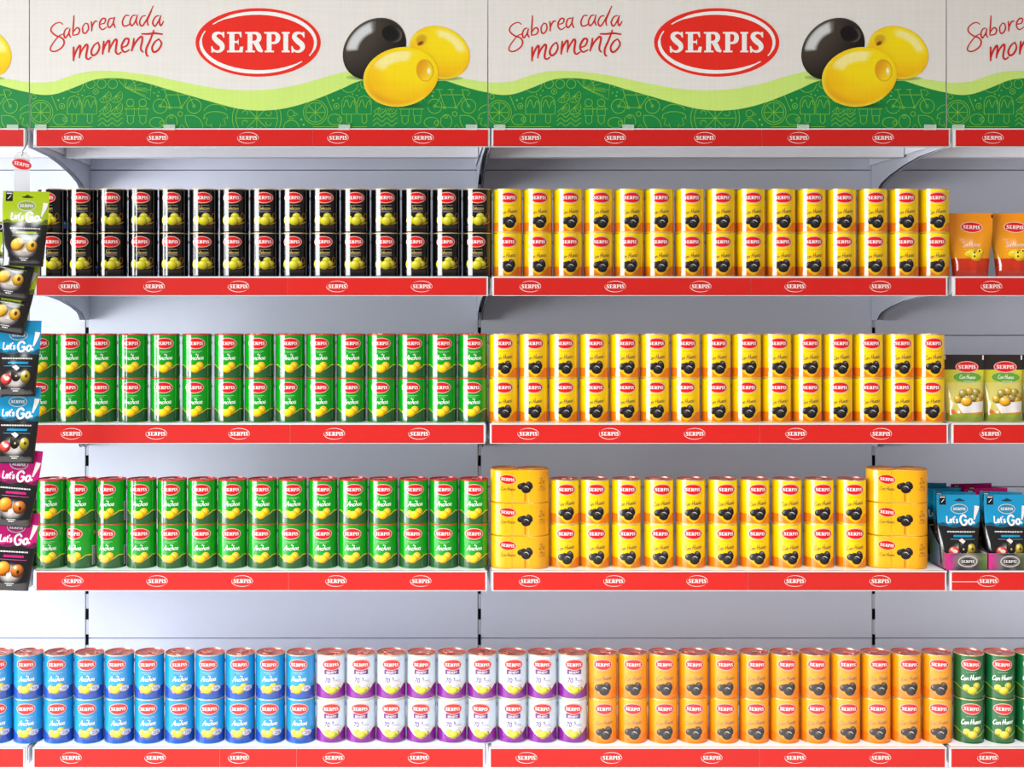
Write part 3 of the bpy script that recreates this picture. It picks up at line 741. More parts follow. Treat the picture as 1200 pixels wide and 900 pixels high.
KINDS = {
 'yellow': (yellowcan((255, 222, 2), (254, 190, 6), (112, 98, 66), 'c'), (250, 205, 4), 'lid_copper', 'gold'),
 'orange': (yellowcan((248, 170, 18), (238, 138, 18), (150, 128, 92), 'c'), (240, 155, 16), 'lid_copper', 'gold'),
 'green': (anchor_can((4, 156, 20), (10, 160, 24), (44, 98, 50), (232, 226, 50), YO), (6, 150, 22), 'lid_red', 'rim_red'),
 'blue': (anchor_can((30, 154, 216), (14, 146, 214), (28, 78, 178), (150, 190, 232), GO, True), (22, 140, 206), 'lid_copper', 'gold'),
 'black': (blackcan, (9, 8, 7), 'lid_copper', 'gold'),
 'white': (whitecan, (214, 224, 234), 'lid_copper', 'gold'),
 'dark green': (darkgreencan, (14, 96, 50), 'lid_copper', 'gold')}
def tab_mesh():
    bm = bmesh.new(); n = 16
    for (r0, r1, z0, z1, cx, cy) in ((.0048, .0082, .0012, .0022, 0, -.0135),):
        A = [[bm.verts.new((cx+r*sin(2*pi*i/n), cy-r*1.15*cos(2*pi*i/n), z)) for i in range(n)] for r, z in ((r0, z0), (r1, z0), (r1, z1), (r0, z1))]
        for q in range(4):
            a, b = A[q], A[(q+1) % 4]
            for i in range(n): bm.faces.new((a[i], a[(i+1) % n], b[(i+1) % n], b[i]))
    box(bm, -.0055, .0055, -.0055, .0045, .001, .0022)
    bmesh.ops.recalc_face_normals(bm, faces=bm.faces[:])
    return mesh_from('pull_tab', bm, M['tab'])
TAB = tab_mesh()
def lid_mesh(mat): return lathe('lid', [(.0309, .0004), (.0303, -.0022), (.0285, -.0026), (.0278, -.0016), (.0235, -.0012), (.0228, -.0018), (0, -.0016)], mat, 40)
def rim_mesh(mat, r=R): return lathe('rim', [(r-.0014, .0), (r-.0004, .0001), (r, .0006), (r, .0017), (r-.0005, .0023), (r-.0014, .0024), (r-.0016, .0015), (r-.0014, 0)], mat, 44)
LIDS = {k: lid_mesh(M[k]) for k in ('lid_copper', 'lid_red')}
RIMS = {k: rim_mesh(M[k]) for k in ('gold', 'rim_red')}
MESH = {}
def kind_meshes(kd):
    if kd in MESH: return MESH[kd]
    fn, bc, lid, rim = KINDS[kd]
    k = Ink(); fn(k)
    pr = k.build('printed_label', cyl, M['print_can'], cu=CUTS, normal=cyln)
    bm_ = material('tin_paint_'+kd.replace(' ', '_'), bc, rough=.12, spec=.75, noise_amt=.01, gain=.80)
    body = lathe('body', [(.0300, .0012), (.0306, .0016), (.0312, .0022), (RB-.0002, .0034), (RB, .0046), (RB, H-.0046), (RB-.0002, H-.0034), (.0312, H-.0022), (.0306, H-.0014)], bm_, 56, cap0=True)
    foot = lathe('foot_rim', [(R-.0014, .0), (R-.0004, .0001), (R-.0001, .0007), (R-.0003, .0016), (R-.0014, .0021), (R-.0016, .0012), (R-.0014, 0)], bm_, 44)
    MESH[kd] = (pr, body, LIDS[lid], RIMS[rim], foot); return MESH[kd]
NUMS = 'first second third fourth fifth sixth seventh eighth ninth tenth eleventh twelfth thirteenth fourteenth fifteenth sixteenth'.split()
CATS = {'yellow': 'yellow black-olive can', 'orange': 'orange black-olive can', 'green': 'bright green olive can', 'blue': 'sky blue olive can',
        'black': 'black olive can', 'white': 'white and purple olive can', 'dark green': 'dark green olive can'}
TC = .0535
def place_can(kd, px, off, z, label, group, tj=0.0):
    pr, body, lid, rim, foot = kind_meshes(kd)
    t = TC+tj; x = PX(px, t)
    th = asin(max(-.97, min(.97, off/17.2))); phi = -atan2(x, D0+t)+th
    root = empty('food_can', label, 'can', (x, t, z), group, phi)
    part('body', body, root); part('printed_label', pr, root)
    l = part('lid', lid, root, (0, 0, H-.0006)); tb = part('pull_tab', TAB, l, (0, 0, -.0016)); l.rotation_euler[2] = random.uniform(-2.6, 2.6)
    part('foot_rim', foot, root, (0, 0, 0)); part('rim', rim, root, (0, 0, H-.0024))
    return root
def row(kd, cx, top, bot, L, start=0, side='', total=None):
    lo, hi = min(cx), max(cx); n = len(cx)
    xs = list(cx)
    for i in range(1, n):
        if xs[i]-xs[i-1] < 35.1: xs[i] = xs[i-1]+35.1
    for lay, lst in ((0, bot), (1, top)):
        for i, x in enumerate(xs):
            g = '%s cans on the %s' % (kd, can_shelf_name(L))
            lab = '%s, %s from left in the %s layer, %s' % (CATS[kd], NUMS[i], ('lower', 'upper')[lay], can_shelf_name(L))
            place_can(kd, x, lst[i]-x if lst[i] is not None else 0, ZT[L]+.0001+lay*H, lab, g)

row('black', [61.8, 97.2, 132.3, 167.9, 203.6, 239.1, 274.8, 310.2, 345.8, 381, 416.4, 452, 487.8, 523.8, 559.3],
    [54, 94.5, 129.5, 164.7, 200.7, 237.7, 271.7, 309.2, 343.7, 380, 416.2, 451.7, 488, 523.2, 559.2],
    [60, 92.2, 129.2, 164.2, 200, 236.5, 272, 309.5, 342.7, 378.7, 414.7, 451.2, 486.5, 522, 557.7], 1)
row('yellow', [594.9, 629.8, 665.5, 701, 736.8, 771.8, 808, 843.8, 879, 914.5, 949.8, 985.3, 1021.5, 1058, 1094],
    [595.9, 631.5, 668, 704.5, 740.2, 774.2, 810.7, 846.5, 882.5, 917.5, 953.7, 989.5, 1026.2, 1062, 1098.2],
    [594.5, 630.2, 667.5, 704.5, 737.5, 773.5, 810.7, 846.2, 881.7, 916.5, 953.7, 988, 1024.7, 1061.2, 1097.7], 1)
row('green', [49, 84.8, 120.2, 156.2, 193.5, 231, 268.5, 304, 340.2, 376, 411.5, 447.5, 483, 518.2, 553.8],
    [46, 82.2, 117.5, 153.2, 192.5, 229.2, 266.2, 301.5, 340, 374.2, 412, 447, 484, 519, 555],
    [45, 80, 116.7, 153.2, 191.2, 227.7, 266.5, 302, 337.5, 374, 410.7, 445.5, 481.2, 517.5, 553.5], 2)
row('yellow', [589.5, 624.8, 660, 696, 731.5, 767, 803, 838.8, 874.2, 909.5, 945.2, 981, 1016.5, 1052.8, 1088.5],
    [590.7, 626.5, 662, 697.7, 735, 769.5, 805.7, 842, 877.7, 912.7, 950, 985.7, 1021.5, 1057.7, 1094.2],
    [590.5, 625.5, 662, 697.7, 734.7, 769, 803.7, 841.5, 876.2, 913.2, 949.5, 984.2, 1021, 1056.2, 1091.7], 2)
row('green', [25.5, 60.9, 96, 131, 166.5, 202, 237.5, 272.5, 307.5, 342.8, 378.5, 413.8, 449, 484.8, 520, 555],
    [22, 57, 91.2, 124.5, 163.5, 199.7, 235.5, 271.7, 306.2, 343, 378, 415, 449, 486.2, 520, 555.7],
    [22, 56.2, 86.2, 124, 164, 199.5, 236, 271.2, 305.7, 340.7, 378, 412.5, 448.5, 483.7, 519.5, 555.5], 3)
row('yellow', [661.5, 696.8, 733.8, 771.8, 809, 846.5, 884, 921.5, 959.3, 997.0],
    [663.7, 698.7, 735.2, 776.2, 812, 851.2, 888.7, 926, 964.5, 1001.2],
    [663.2, 699.2, 736.2, 774.2, 812.5, 851, 888, 927, 964.5, 1002.2], 3)
row('blue', [-1.2, 34, 69.5, 104.8, 140, 175.3, 210.8, 246.5, 281.8, 317, 352.5],
    [-3.7, 30.5, 65.5, 101.2, 136.2, 173, 210.5, 243.7, 281, 315.5, 349.2], [-3.7, 30, 66.5, 101.5, 138.7, 173, 210.2, 245.7, 280, 315.5, 350.5], 4)
row('white', [387.8, 423, 458.3, 493.8, 529.3, 564.8, 600, 635, 670.5],
    [388.5, 423, 458.5, 493.8, 530.2, 565.5, 602, 635.7, 673], [388, 422.2, 458, 492.7, 530.7, 563, 601.7, 635.7, 671.7], 4)
row('orange', [705.7, 741, 776.5, 812, 847.5, 883.3, 918.7, 954.2, 990, 1025.5, 1060.8, 1097.3],
    [706.5, 742.5, 779, 814.2, 850.5, 887.5, 922.7, 957.7, 994.2, 1031, 1066.2, 1100.7],
    [708.2, 741.7, 779.5, 813.5, 850.2, 886.5, 922.7, 957.7, 994.7, 1029, 1065.7, 1100.7], 4)
row('dark green', [1134.5, 1170.5, 1206.5], [1138.2, 1175, 1211], [1138.5, 1175.7, 1211], 4)

# ------------------------------------------------------------------ two-can shrink-wrapped packs
PH = .0722
def pdepth(x):
    ax = abs(x)
    c = sqrt(max(0, R*R-(ax-R)**2))
    return max(c, .0292) if ax < R else c
def pack_body():
    bm = bmesh.new(); n = 40
    xs = [2*R*-cos(pi*i/n) for i in range(n+1)]
    loop = [(x, -pdepth(x)) for x in xs] + [(x, pdepth(x)) for x in xs[-2:0:-1]]
    zs = [0, .002, .02, .036, .05, PH-.002, PH-.0005]
    sc_ = [.965, .995, 1, 1, 1, .995, .965]
    rings = [[bm.verts.new((x*s, y*s, z)) for x, y in loop] for z, s in zip(zs, sc_)]
    m = len(loop)
    for a, b in zip(rings[:-1], rings[1:]):
        for i in range(m): bm.faces.new((a[i], a[(i+1) % m], b[(i+1) % m], b[i]))
    bm.faces.new(rings[0][::-1]); bm.faces.new(rings[-1])
    bmesh.ops.recalc_face_normals(bm, faces=bm.faces[:])
    me = mesh_from('film', bm, material('film_yellow', (246, 180, 12), gain=INK, rough=.16, spec=.7, bump=.1, bump_scale=70), True)
    me.set_sharp_from_angle(angle=radians(60)); return me
pk = Ink()
XL = 2*R-.0006
xs_ = [-XL+2*XL*i/40 for i in range(41)]
pk.band(xs_, lambda x: .0022, lambda x: PH-.0022, lambda u, v: mixc((252, 192, 10), (248, 172, 14), sstep(-.01, .05, u)), 0)
pk.badge(-.0275, .0515, .0195, .0108, 2, ringc=(246, 190, 120), rot=-.12)
pk.script('Con Hueso', -.0275, .0275, .0038, .0008, (120, 96, 50), 2, shear=.2, rot=-.03, sx=.95)
pk.shaded(.0065, .0405, .0054, .0042, .3, BO, 2, 4, 16); pk.shaded(.0015, .0362, .0082, .0068, .2, BO, 3, 4, 18); pk.shaded(.0195, .0385, .0070, .0092, .5, BO, 3, 4, 18)
pk.shaded(.0125, .0305, .0106, .0094, .1, BO, 4, 5, 20); pk.ribbon([(.009, .036), (.014, .0362), (.0185, .032)], [.0005, .0015, .0005], (220, 220, 220), 5)
pk.rect(.0085, .0125, .003, .022, (246, 128, 20), 1)
pk.script('2x', .047, .043, .0062, .0010, (96, 72, 40), 2, shear=.1); pk.text('185 g', .047, .034, .0062, (130, 92, 40), 2, sx=.8); dashes(pk, .047, .0305, .017, .0008, (150, 104, 40), 2, 3); dashes(pk, .047, .0275, .014, .0008, (150, 104, 40), 2, 4)
PKP = pk.build('printed_film', lambda u, v, l: (u, -(pdepth(u)+.00015+l), v), M['print_film'], cu=[i*.0022 for i in range(-30, 31)],
               normal=lambda u, v: Vector((0 if abs(u) < R else (abs(u)-R)/R*(1 if u > 0 else -1), -1 if abs(u) < R else -pdepth(u)/R, 0)).normalized())
PKB = pack_body(); PKL = lathe('can_end', [(.029, .0004), (.0285, -.0008), (.024, -.001), (.0235, -.0016), (0, -.0014)], M['gold'], 36); 
PKR = lathe('can_rim', [(.029, 0), (.0306, .0006), (.031, .0014), (.030, .0022), (.029, .001)], M['lid_copper'], 36)
for side, px in (('left', 609.0), ('right', 1050.5)):
    for k in range(3):
        t = TC-.004
        root = empty('can_multipack', '%s twin-can pack of black olives in orange film, %s stack, third can shelf' % (('bottom', 'middle', 'top')[k], side), 'multipack',
                     (PX(px, t), t, ZT[3]+.0001+k*(PH+.0002)), 'shrink wrapped twin-can packs', -atan2(PX(px), D0)*.35)
        part('film', PKB, root); part('printed_film', PKP, root)
        for s in (-1, 1):
            if k == 2:
                part('can_end', PKL, root, (s*R, 0, PH-.0004)); part('can_rim', PKR, root, (s*R, 0, PH-.0006))

# ------------------------------------------------------------------ pouches
def pouch_surface(wt, wb, h, depth, seal, seed):
    def half(u, v):          # half thickness at nominal u (top-width units), height v
        a = min(1, abs(u)/(wt/2)); t = v/h
        prof = sstep(0, .10, t)*.35+.65 if t < .1 else 1
        prof *= 1-sstep(.18, 1-seal, t)*.98
        e = sqrt(max(0, 1-a**2.6))
        wr = 1+.16*noise.noise(Vector((u*55+seed, v*38, seed)))
        return depth/2*prof*e*wr
    def wid(v): return lerp(wb, wt, sstep(-.1, .85, v/h))/wt
    return half, wid
def pouch_meshes(name, wt, wb, h, depth, ink, seal=.14, seed=0.0, mat='print_foil'):
    half, wid = pouch_surface(wt, wb, h, depth, seal, seed)
    nu, nv = 18, 26
    us = [-wt/2+wt*i/nu for i in range(nu+1)]; vs = [h*j/nv for j in range(nv+1)]
    bm = bmesh.new()
    fr = [[bm.verts.new((u*wid(v), -half(u, v)+.0004, v)) for u in us] for v in vs]
    bk_ = [[bm.verts.new((u*wid(v), half(u, v)+.0008, v)) for u in us] for v in vs]
    for j in range(nv):
        for i in range(nu):
            bm.faces.new((fr[j][i], fr[j][i+1], fr[j+1][i+1], fr[j+1][i])); bm.faces.new((bk_[j][i+1], bk_[j][i], bk_[j+1][i], bk_[j+1][i+1]))
        bm.faces.new((bk_[j][0], fr[j][0], fr[j+1][0], bk_[j+1][0])); bm.faces.new((fr[j][nu], bk_[j][nu], bk_[j+1][nu], fr[j+1][nu]))
    for i in range(nu):
        bm.faces.new((fr[0][i+1], fr[0][i], bk_[0][i], bk_[0][i+1])); bm.faces.new((fr[nv][i], fr[nv][i+1], bk_[nv][i+1], bk_[nv][i]))
    bmesh.ops.recalc_face_normals(bm, faces=bm.faces[:])
    body = mesh_from('foil_bag', bm, M['pouch_back'], True)
    def mp(u, v, l): return (u*wid(v), -half(u, v)-.0001-l, v)
    def nm(u, v):
        e = .0015; du = Vector(mp(u+e, v, 0))-Vector(mp(u-e, v, 0)); dv = Vector(mp(u, v+e, 0))-Vector(mp(u, v-e, 0))
        n = du.cross(dv); return n.normalized() if n.length else Vector((0, -1, 0))
    pr = ink.build('printed_front', mp, M[mat], cu=us[1:-1], cv=vs[1:-1], normal=nm, step=.0002)
    return body, pr
SW, SH = .0936, .158      # snack pouch
def snack_ink(col, foods, dk=(34, 31, 32)):
    k = Ink(); W = SW/2
    us = [-W+SW*i/18 for i in range(19)]
    k.band(us, lambda x: 0, lambda x: SH, (28, 26, 28), 0)
    k.band(us, lambda x: SH*.60+.003*sin(x*140+1)+.002*sin(x*330), lambda x: SH, col, 1)
    k.band(us, lambda x: SH*.56+.002*sin(x*120), lambda x: SH*.60+.003*sin(x*140+1)+.002*sin(x*330), mixc(col, dk, .55), 1)
    k.rect(-W+.006, -W+.020, SH-.022, SH-.002, (16, 16, 18), 2); k.ribbon([(-W+.010, SH-.017), (-W+.0165, SH-.010)], .0014, (240, 240, 240), 3, smooth=False); k.rect(-W+.0075, -W+.0185, SH-.0065, SH-.004, (220, 220, 220), 3)
    # hang hole
    k.ell(0.003, SH-.0125, .0115, .0022, mixc(col, (30, 30, 30), .75), 2); k.ell(.003, SH-.0105, .0045, .0028, mixc(col, (30, 30, 30), .75), 2)
    k.ell(.002, SH-.031, .0185, .0108, (214, 226, 230), 2); k.ell(.002, SH-.031, .0172, .0095, mixc(col, (90, 96, 104), .35), 3); k.wordmark(.002, SH-.031, .027, (246, 250, 250), 4)
    k.script("Let's", -.0150, SH-.0605, .0074, .0027, (252, 252, 252), 4, shear=.03, sx=.92)
    k.script("G", .0100, SH-.0655, .0108, .0042, (252, 252, 252), 4, shear=0, sx=1.02); k.script("o", .0255, SH-.0640, .0120, .0040, (252, 252, 252), 4, shear=0, sx=.85)
    k.ribbon([(.0405, SH-.024), (.0385, SH-.035), (.0335, SH-.054)], [.0105, .0085, .003], (240, 236, 228), 4); k.ell(.0325, SH-.0605, .0024, .0024, (252, 252, 252), 4, n=12)
    dashes(k, .003, SH-.0815, .064, .0028, (226, 224, 220), 3, 11)
    k.rect(-.016, .027, SH-.0915, SH-.087, col, 3); k.rect(-.024, .034, SH-.0965, SH-.0957, mixc(col, (255, 255, 255), .3), 3)
    k.shaded(.002, .034, .031, .023, 0, lambda a, b: mixc((196, 188, 182), (34, 31, 32), sstep(.45, 1, sqrt(a*a+b*b))), 2, 5, 24)
    foods(k)
    dashes(k, .004, .0135, .02, .0018, (220, 218, 214), 3, 5); dashes(k, .004, .0095, .012, .0022, (230, 228, 224), 3, 6)
    return k
GOLDO = ball((240, 206, 90), (214, 164, 34), (130, 84, 14), (255, 244, 200), .5)
ORO = ball((252, 186, 70), (226, 132, 24), (128, 58, 10), (255, 232, 170), .5)
def food_lime(k):
    k.shaded(-.011, .043, .0155, .0135, .3, GOLDO, 4, 5, 20); k.shaded(.020, .040, .0125, .0125, 0, GOLDO, 4, 5, 20); k.shaded(.022, .042, .0036, .0046, 0, lambda a, b: (90, 50, 14), 5, 2, 12)
    k.poly([(.000, .028), (.013, .028), (.007, .038)], (236, 232, 220), 5)
def food_blue(k):
    k.shaded(-.018, .034, .013, .012, 0, ball((240, 110, 90), (206, 50, 40), (110, 20, 20)), 4, 4, 18); k.ell(-.016, .036, .006, .004, (250, 220, 210), 5, n=12)
    k.shaded(.004, .045, .0115, .0155, -.1, BO, 4, 5, 18); k.poly([(-.006, .060), (.002, .064), (.010, .058), (.004, .052)], (246, 236, 226), 5); k.ell(.004, .041, .0022, .0022, (220, 190, 120), 5, n=10)
    k.shaded(.024, .040, .0105, .0130, 0, ball((206, 190, 60), (170, 150, 30), (96, 84, 18)), 4, 5, 20); k.ell(.026, .041, .0028, .0036, (80, 60, 20), 5, n=12)
def food_mag(k):
    k.shaded(-.013, .043, .0155, .0150, 0, ORO, 4, 5, 20); k.shaded(.018, .040, .0145, .0135, 0, ball((222, 140, 50), (176, 94, 22), (90, 40, 10)), 4, 5, 20); k.ell(.020, .038, .0028, .0042, (60, 28, 10), 5, n=12)
    k.ell(.001, .031, .006, .005, (240, 236, 228), 5, n=12)
LIMEC, BLUEC, MAGC = (172, 196, 20), (20, 150, 200), (206, 22, 120)
SN = {'lime': pouch_meshes('lime', SW, SW*.86, SH, .030, snack_ink(LIMEC, food_lime), seed=1.3),
      'blue': pouch_meshes('blue', SW, SW*.86, SH, .030, snack_ink(BLUEC, food_blue), seed=4.7),
      'magenta': pouch_meshes('magenta', SW, SW*.86, SH, .030, snack_ink(MAGC, food_mag), seed=8.1)}
def place_pouch(meshes, name, x, y, z, label, cat, group, rx=0, ry=0, rz=0, scale=None):
    root = empty(name, label, cat, (x, y, z), group); root.rotation_euler = (rx, ry, rz)
    part('foil_bag', meshes[0], root); part('printed_front', meshes[1], root)
    return root
# orange stand-up pouches
def orange_ink():
    W, Hh = .0475, .1415; k = Ink(); us = [-W+2*W*i/18 for i in range(19)]
    k.band(us, lambda x: 0, lambda x: Hh, grad((250, 164, 10), (244, 146, 12), .05, Hh), 0)
    k.band(us, lambda x: 0, lambda x: .040, (212, 52, 22), 1)
    k.badge(.003, Hh-.0315, .0235, .0125, 2, rot=-.06, ringc=(250, 200, 170))
    k.script('Sin Hueso'.replace('S', 'S'), .0, .0665, .0052, .0014, (252, 222, 196), 2, shear=.22, rot=.05, sx=.95)
    dashes(k, .002, .0595, .040, .0011, (252, 216, 150), 2, 9)
    k.shaded(-.002, .050, .0150, .0092, .15, YO, 3, 5, 20); k.shaded(.010, .0445, .0145, .0105, -.1, YO, 4, 5, 20); k.shaded(.020, .053, .0085, .0085, 0, YO, 3, 4, 16)
    for q in ((.0065, .0445), (.0185, .0565), (.0065, .0530)): k.ell(q[0], q[1], .0021, .0024, (46, 34, 10), 5, n=10)
    for s in (-1, 1): k.rect(min(s*W, s*(W-.003)), max(s*W, s*(W-.003)), Hh-.011, Hh-.004, (24, 20, 18), 3)
    return k
OR = pouch_meshes('orange', .095, .073, .1415, .030, orange_ink(), seal=.1, seed=3.9)
# olive pouches with a dark top
def olive_ink():
    W, Hh = .0415, .1475; k = Ink(); us = [-W+2*W*i/18 for i in range(19)]
    k.band(us, lambda x: 0, lambda x: Hh, grad((176, 176, 40), (214, 204, 50), .02, .10), 0)
    k.band(us, lambda x: Hh-.033, lambda x: Hh, (42, 32, 30), 1)
    k.band(us, lambda x: .018, lambda x: .086, (216, 204, 106), 1); k.band(us, lambda x: .0, lambda x: .0185, (150, 168, 40), 2)
    k.band(us[2:], lambda x: .0175, lambda x: .0215, (238, 140, 50), 3)
    k.badge(.006, Hh-.027, .0245, .0128, 4)
    k.ell(.006, Hh-.050, .030, .0115, (104, 166, 50), 3); k.ring(.006, Hh-.050, .031, .0122, .0008, (226, 236, 180), 4, n=26)
    k.script('Con Hueso', .006, Hh-.053, .0042, .0012, (232, 246, 210), 5, shear=.15, sx=.9); dashes(k, .008, Hh-.0595, .022, .0016, (240, 246, 220), 5, 3)
    k.poly([(-.022, .040), (.040, .046), (.034, .022), (-.010, .019)], (238, 236, 232), 4)
    g = ball((232, 196, 60), (190, 146, 40), (110, 84, 30)); g2 = ball((196, 180, 70), (150, 132, 50), (84, 72, 30))
    for i, (x, y, r) in enumerate(((-.018, .049, .009), (-.006, .061, .010), (.008, .066, .009), (.022, .063, .010), (.033, .056, .009), (.016, .053, .009), (.028, .047, .009), (.003, .051, .009))): k.shaded(x, y, r, r, 0, g2 if i % 2 else g, 3, 4, 16)
    k.shaded(-.001, .0445, .0125, .0105, 0, ball((250, 206, 50), (230, 168, 30), (150, 100, 20)), 5, 5, 20)
    k.ell(-.031, .0215, .0065, .005, (240, 110, 40), 4, n=14); k.ell(-.018, .0215, .0035, .0032, (250, 236, 226), 4, n=10)
    for s in (-1, 1): k.rect(min(s*W, s*(W-.0025)), max(s*W, s*(W-.0025)), Hh-.011, Hh-.001, (232, 232, 226), 4)
    return k
OL = pouch_meshes('olive', .083, .079, .1475, .038, olive_ink(), seal=.16, seed=5.5)
for i, (px, w_) in enumerate(((1138.3, 0), (1189.3, 1))):
    place_pouch(OR, 'olive_pouch', PX(px, .04), .045, ZT[1]+.0002, '%s orange and red stand-up olive pouch, highest can shelf at right' % ('left', 'right cropped')[i], 'pouch', 'orange pouches', rx=-.04, rz=(.02, -.03)[i]-.2)
for i, px in enumerate((1131.3, 1176.3, 1221.5)):
    place_pouch(OL, 'olive_pouch', PX(px, .04), .045, ZT[2]+.0002, '%s stand-up pouch with dark top and bowl of olives, second can shelf' % ('left', 'middle', 'right edge')[i], 'pouch', 'dark topped olive pouches', rx=-.03, rz=-.12)

# display boxes with snack pouches
def display_box(px0, px1, label, front, order):
    t0 = .006; x0, x1 = PX(px0, t0), PX(px1, t0); w_ = x1-x0; dp = .225; fh = .0365; bh = .115
    root = empty('display_box', label, 'box', ((x0+x1)/2, t0, ZT[3]+.0002), 'printed display boxes')
    hw = w_/2-.0004; th = .0012
    part('base', box_mesh('base', (-hw, hw, .0005, dp, 0, th), M['card']), root)
    part('back_panel', box_mesh('back_panel', (-hw, hw, dp-th, dp, th, bh), M['card']), root)
    def colr(u, v):
        n = noise.noise(Vector((u*38+front*3, v*45, 2.1*front+.4)))
        c = mixc((54, 52, 58), (120, 112, 116), sstep(-.3, .4, n)); c = mixc(c, (222, 40, 140), sstep(-.006, -.030, u) if front >= 0 else 0)
        return mixc(c, (104, 124, 52), .7*sstep(.018, .04, u)*sstep(-.4, .2, n))
    def mixs(a, b, x): return max(0, min(1, (x-a)/(b-a)))
    k = Ink(); us = [-hw+2*hw*i/16 for i in range(17)]; vs = [fh*j/6 for j in range(7)]
    for a, b in zip(us[:-1], us[1:]):
        for c, d in zip(vs[:-1], vs[1:]): k.poly([(a, c), (b, c), (b, d), (a, d)], lambda u, v: mixc(mixc((52, 50, 56), (118, 112, 116), sstep(-.3, .4, noise.noise(Vector((u*38+front*3, v*45, .4))))), (220, 44, 142), mixs(-.020, -.040, u)) if u < 0 else mixc(mixc((60, 58, 60), (150, 146, 140), sstep(-.2, .5, noise.noise(Vector((u*38+front*3, v*45, .4))))), (96, 124, 50), .7*mixs(.018, .036, u)), 0)
    k.ell(.002, .019, .0215, .0128, (196, 190, 184), 1); k.ell(.002, .019, .0185, .0098, (34, 32, 34), 2); k.ring(.002, .019, .0165, .0080, .0005, (210, 206, 200), 3, n=24)
    k.wordmark(.002, .019, .0285, (244, 242, 238), 3)
    me = k.build('printed_front', lambda u, v, l: (u, -l, v), M['print_card'], normal=lambda u, v: (0, -1, 0))
    part('front_panel', box_mesh('front_panel', (-hw, hw, .0002, th, 0, fh), M['card']), root); part('printed_front', me, root)
    # sloping side panels
    for s in (-1, 1):
        k = Ink(); n = 12
        top = lambda y: fh+(bh-fh)*sstep(0, .16, y)
        for i in range(n):
            a, b = dp*i/n, dp*(i+1)/n
            for j in range(6):
                q = [(a, top(a)*j/6), (b, top(b)*j/6), (b, top(b)*(j+1)/6), (a, top(a)*(j+1)/6)]
                k.poly(q, lambda u, v: mixc(mixc((222, 60, 150), (110, 170, 206), sstep(.015, .07, u+v*.5)), (96, 120, 66), sstep(-.1, .35, noise.noise(Vector((u*24, v*24, front+.3))))), 0)
        me = k.build('side_panel', lambda u, v, l, s=s: (s*hw, u, v), M['print_card'])
        if s < 0: me.flip_normals()
        part('side_panel', me, root)
        part('side_board', box_mesh('side_board', (min(s*(hw-.0002), s*(hw-th)), max(s*(hw-.0002), s*(hw-th)), .001, dp, 0, fh), M['card']), root)
    n = len(order)
    for i, c in enumerate(order):
        y = t0+.022+i*.0355; dxx = (0, .004, -.004, .003, -.003, .002)[i]
        place_pouch(SN[c], 'snack_pouch', PX((1121.5, 1177.0)[front], .04)+dxx-.001*i, y, ZT[3]+.0025+(0, .001, .003, .002, .004, .001)[i],
                    '%s snack pouch, %s from front in the %s display box' % (c, NUMS[i], 'left' if front == 0 else 'right'), 'pouch', 'snack pouches in display boxes',
                    rx=-.055, ry=(0, .03, -.035, .05, -.03, .04)[i], rz=-.03)
display_box(1108.7, 1157.2, 'printed cardboard display box next to the twin-can packs', 0, ['blue']*6)
display_box(1158.4, 1206.8, 'printed cardboard display box at the right picture edge', 1, ['blue', 'blue', 'magenta', 'magenta', 'magenta'])

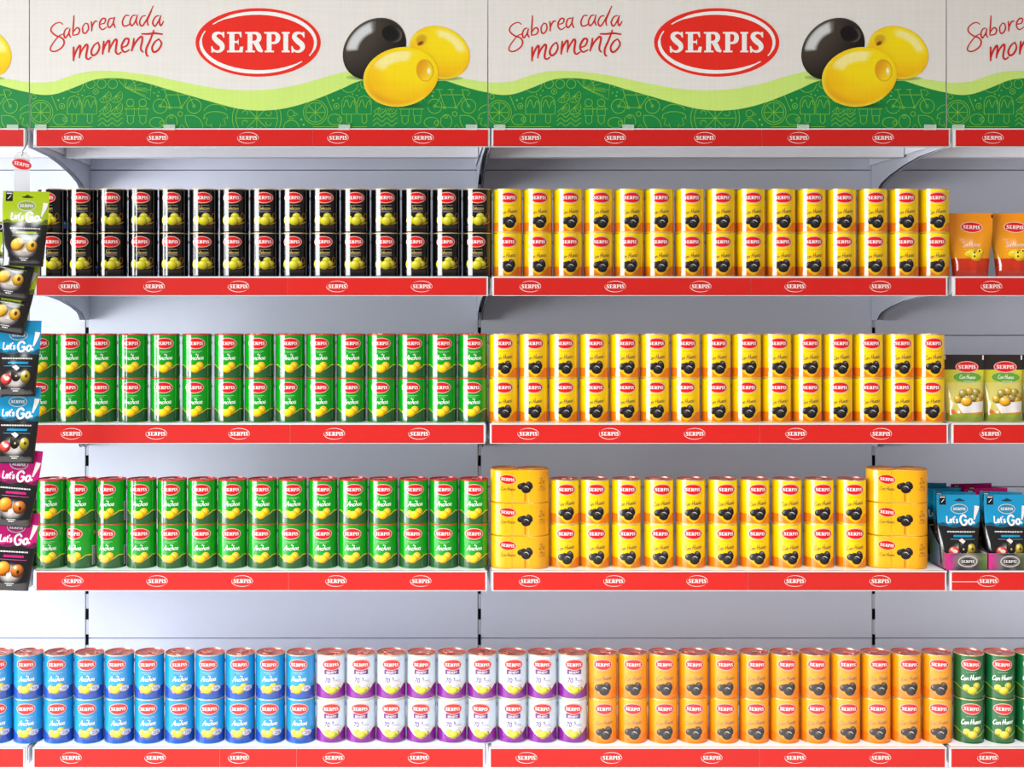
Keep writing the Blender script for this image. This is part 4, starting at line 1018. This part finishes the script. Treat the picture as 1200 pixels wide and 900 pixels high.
# ------------------------------------------------------------------ hanging clip strip and its pouches
hs = empty('hanging_strip', 'clear hanging merchandising strip with small red oval tag at left joint', 'strip', (PX(29, -.07), -.07, PZ(172, -.07)), None)
o0 = Vector(hs.location)
def loc(px, py, t): return Vector((PX(px, t), t, PZ(py, t)))-o0
bm = bmesh.new(); tube(bm, [loc(31.5, 150, .0-.002), loc(32, 160, -.03), loc(31.5, 168, -.065), loc(30, 172, -.088), loc(26.5, 177, -.094), loc(25, 181, -.095), loc(25.6, 183, -.090)], .0011)
bmesh.ops.recalc_face_normals(bm, faces=bm.faces[:]); part('hook', mesh_from('hook', bm, M['steel'], True), hs)
a, b = loc(16.5, 178, -.093), loc(35, 620, -.093)
bm = bmesh.new()
pts = [(a.x, b.z), (b.x, b.z), (b.x, a.z-.008), (b.x-.008, a.z), (a.x+.008, a.z), (a.x, a.z-.008)]
v0 = [bm.verts.new((x, -.0235, z)) for x, z in pts]; v1 = [bm.verts.new((x, -.0229, z)) for x, z in pts]
bm.faces.new(v0); bm.faces.new(v1[::-1])
for i in range(6): bm.faces.new((v0[i], v1[i], v1[(i+1) % 6], v0[(i+1) % 6]))
bmesh.ops.recalc_face_normals(bm, faces=bm.faces[:]); part('plastic_strip', mesh_from('plastic_strip', bm, M['strip']), hs)
k = Ink(); k.ell(0, 0, .0215, .0115, (236, 190, 186), 0, -.22, 36); k.ell(0, 0, .0203, .0105, (206, 22, 34), 1, -.22, 36); k.wordmark(0, 0, .032, (244, 226, 222), 2, -.22)
tg = part('oval_tag', k.build('oval_tag', lambda u, v, l: (u, -l, v), M['print_card'], normal=lambda u, v: (0, -1, 0)), hs, loc(25.5, 192.5, -.0955))
tg2 = part('tag_back', lathe('tag_back', [(.0, 0), (.0215, 0), (.0215, .0008), (0, .0008)], M['card'], 32), hs, loc(25.5, 192.5, -.0945))
tg2.rotation_euler = (pi/2, .22, 0); tg2.scale = (1, .53, 1)
hang = [('lime', 27, 312, 1, 'lime green snack pouch, top of the hanging strip', 0),
        ('lime', 8.0, 350, 8, 'tilted lime green snack pouch, second on the hanging strip', .0),
        ('lime', 4.0, 390, 9, 'lime green snack pouch, third on the hanging strip', 0),
        ('blue', 17.5, 464.5, 1, 'upper blue snack pouch on the hanging strip', 0),
        ('blue', 16.0, 543, 1.5, 'lower blue snack pouch on the hanging strip', 0),
        ('magenta', 11.5, 616.5, 6, 'upper magenta snack pouch on the hanging strip', 0),
        ('magenta', 9.5, 691, 5, 'lower magenta snack pouch on the hanging strip', 0)]
for i, (c, px, py, tilt, lab, _) in enumerate(hang):
    t = -.138
    place_pouch(SN[c], 'snack_pouch', PX(px, t), t, PZ(py, t), lab, 'pouch', 'snack pouches on the hanging strip', rx=-.13, ry=radians(tilt), rz=.12)
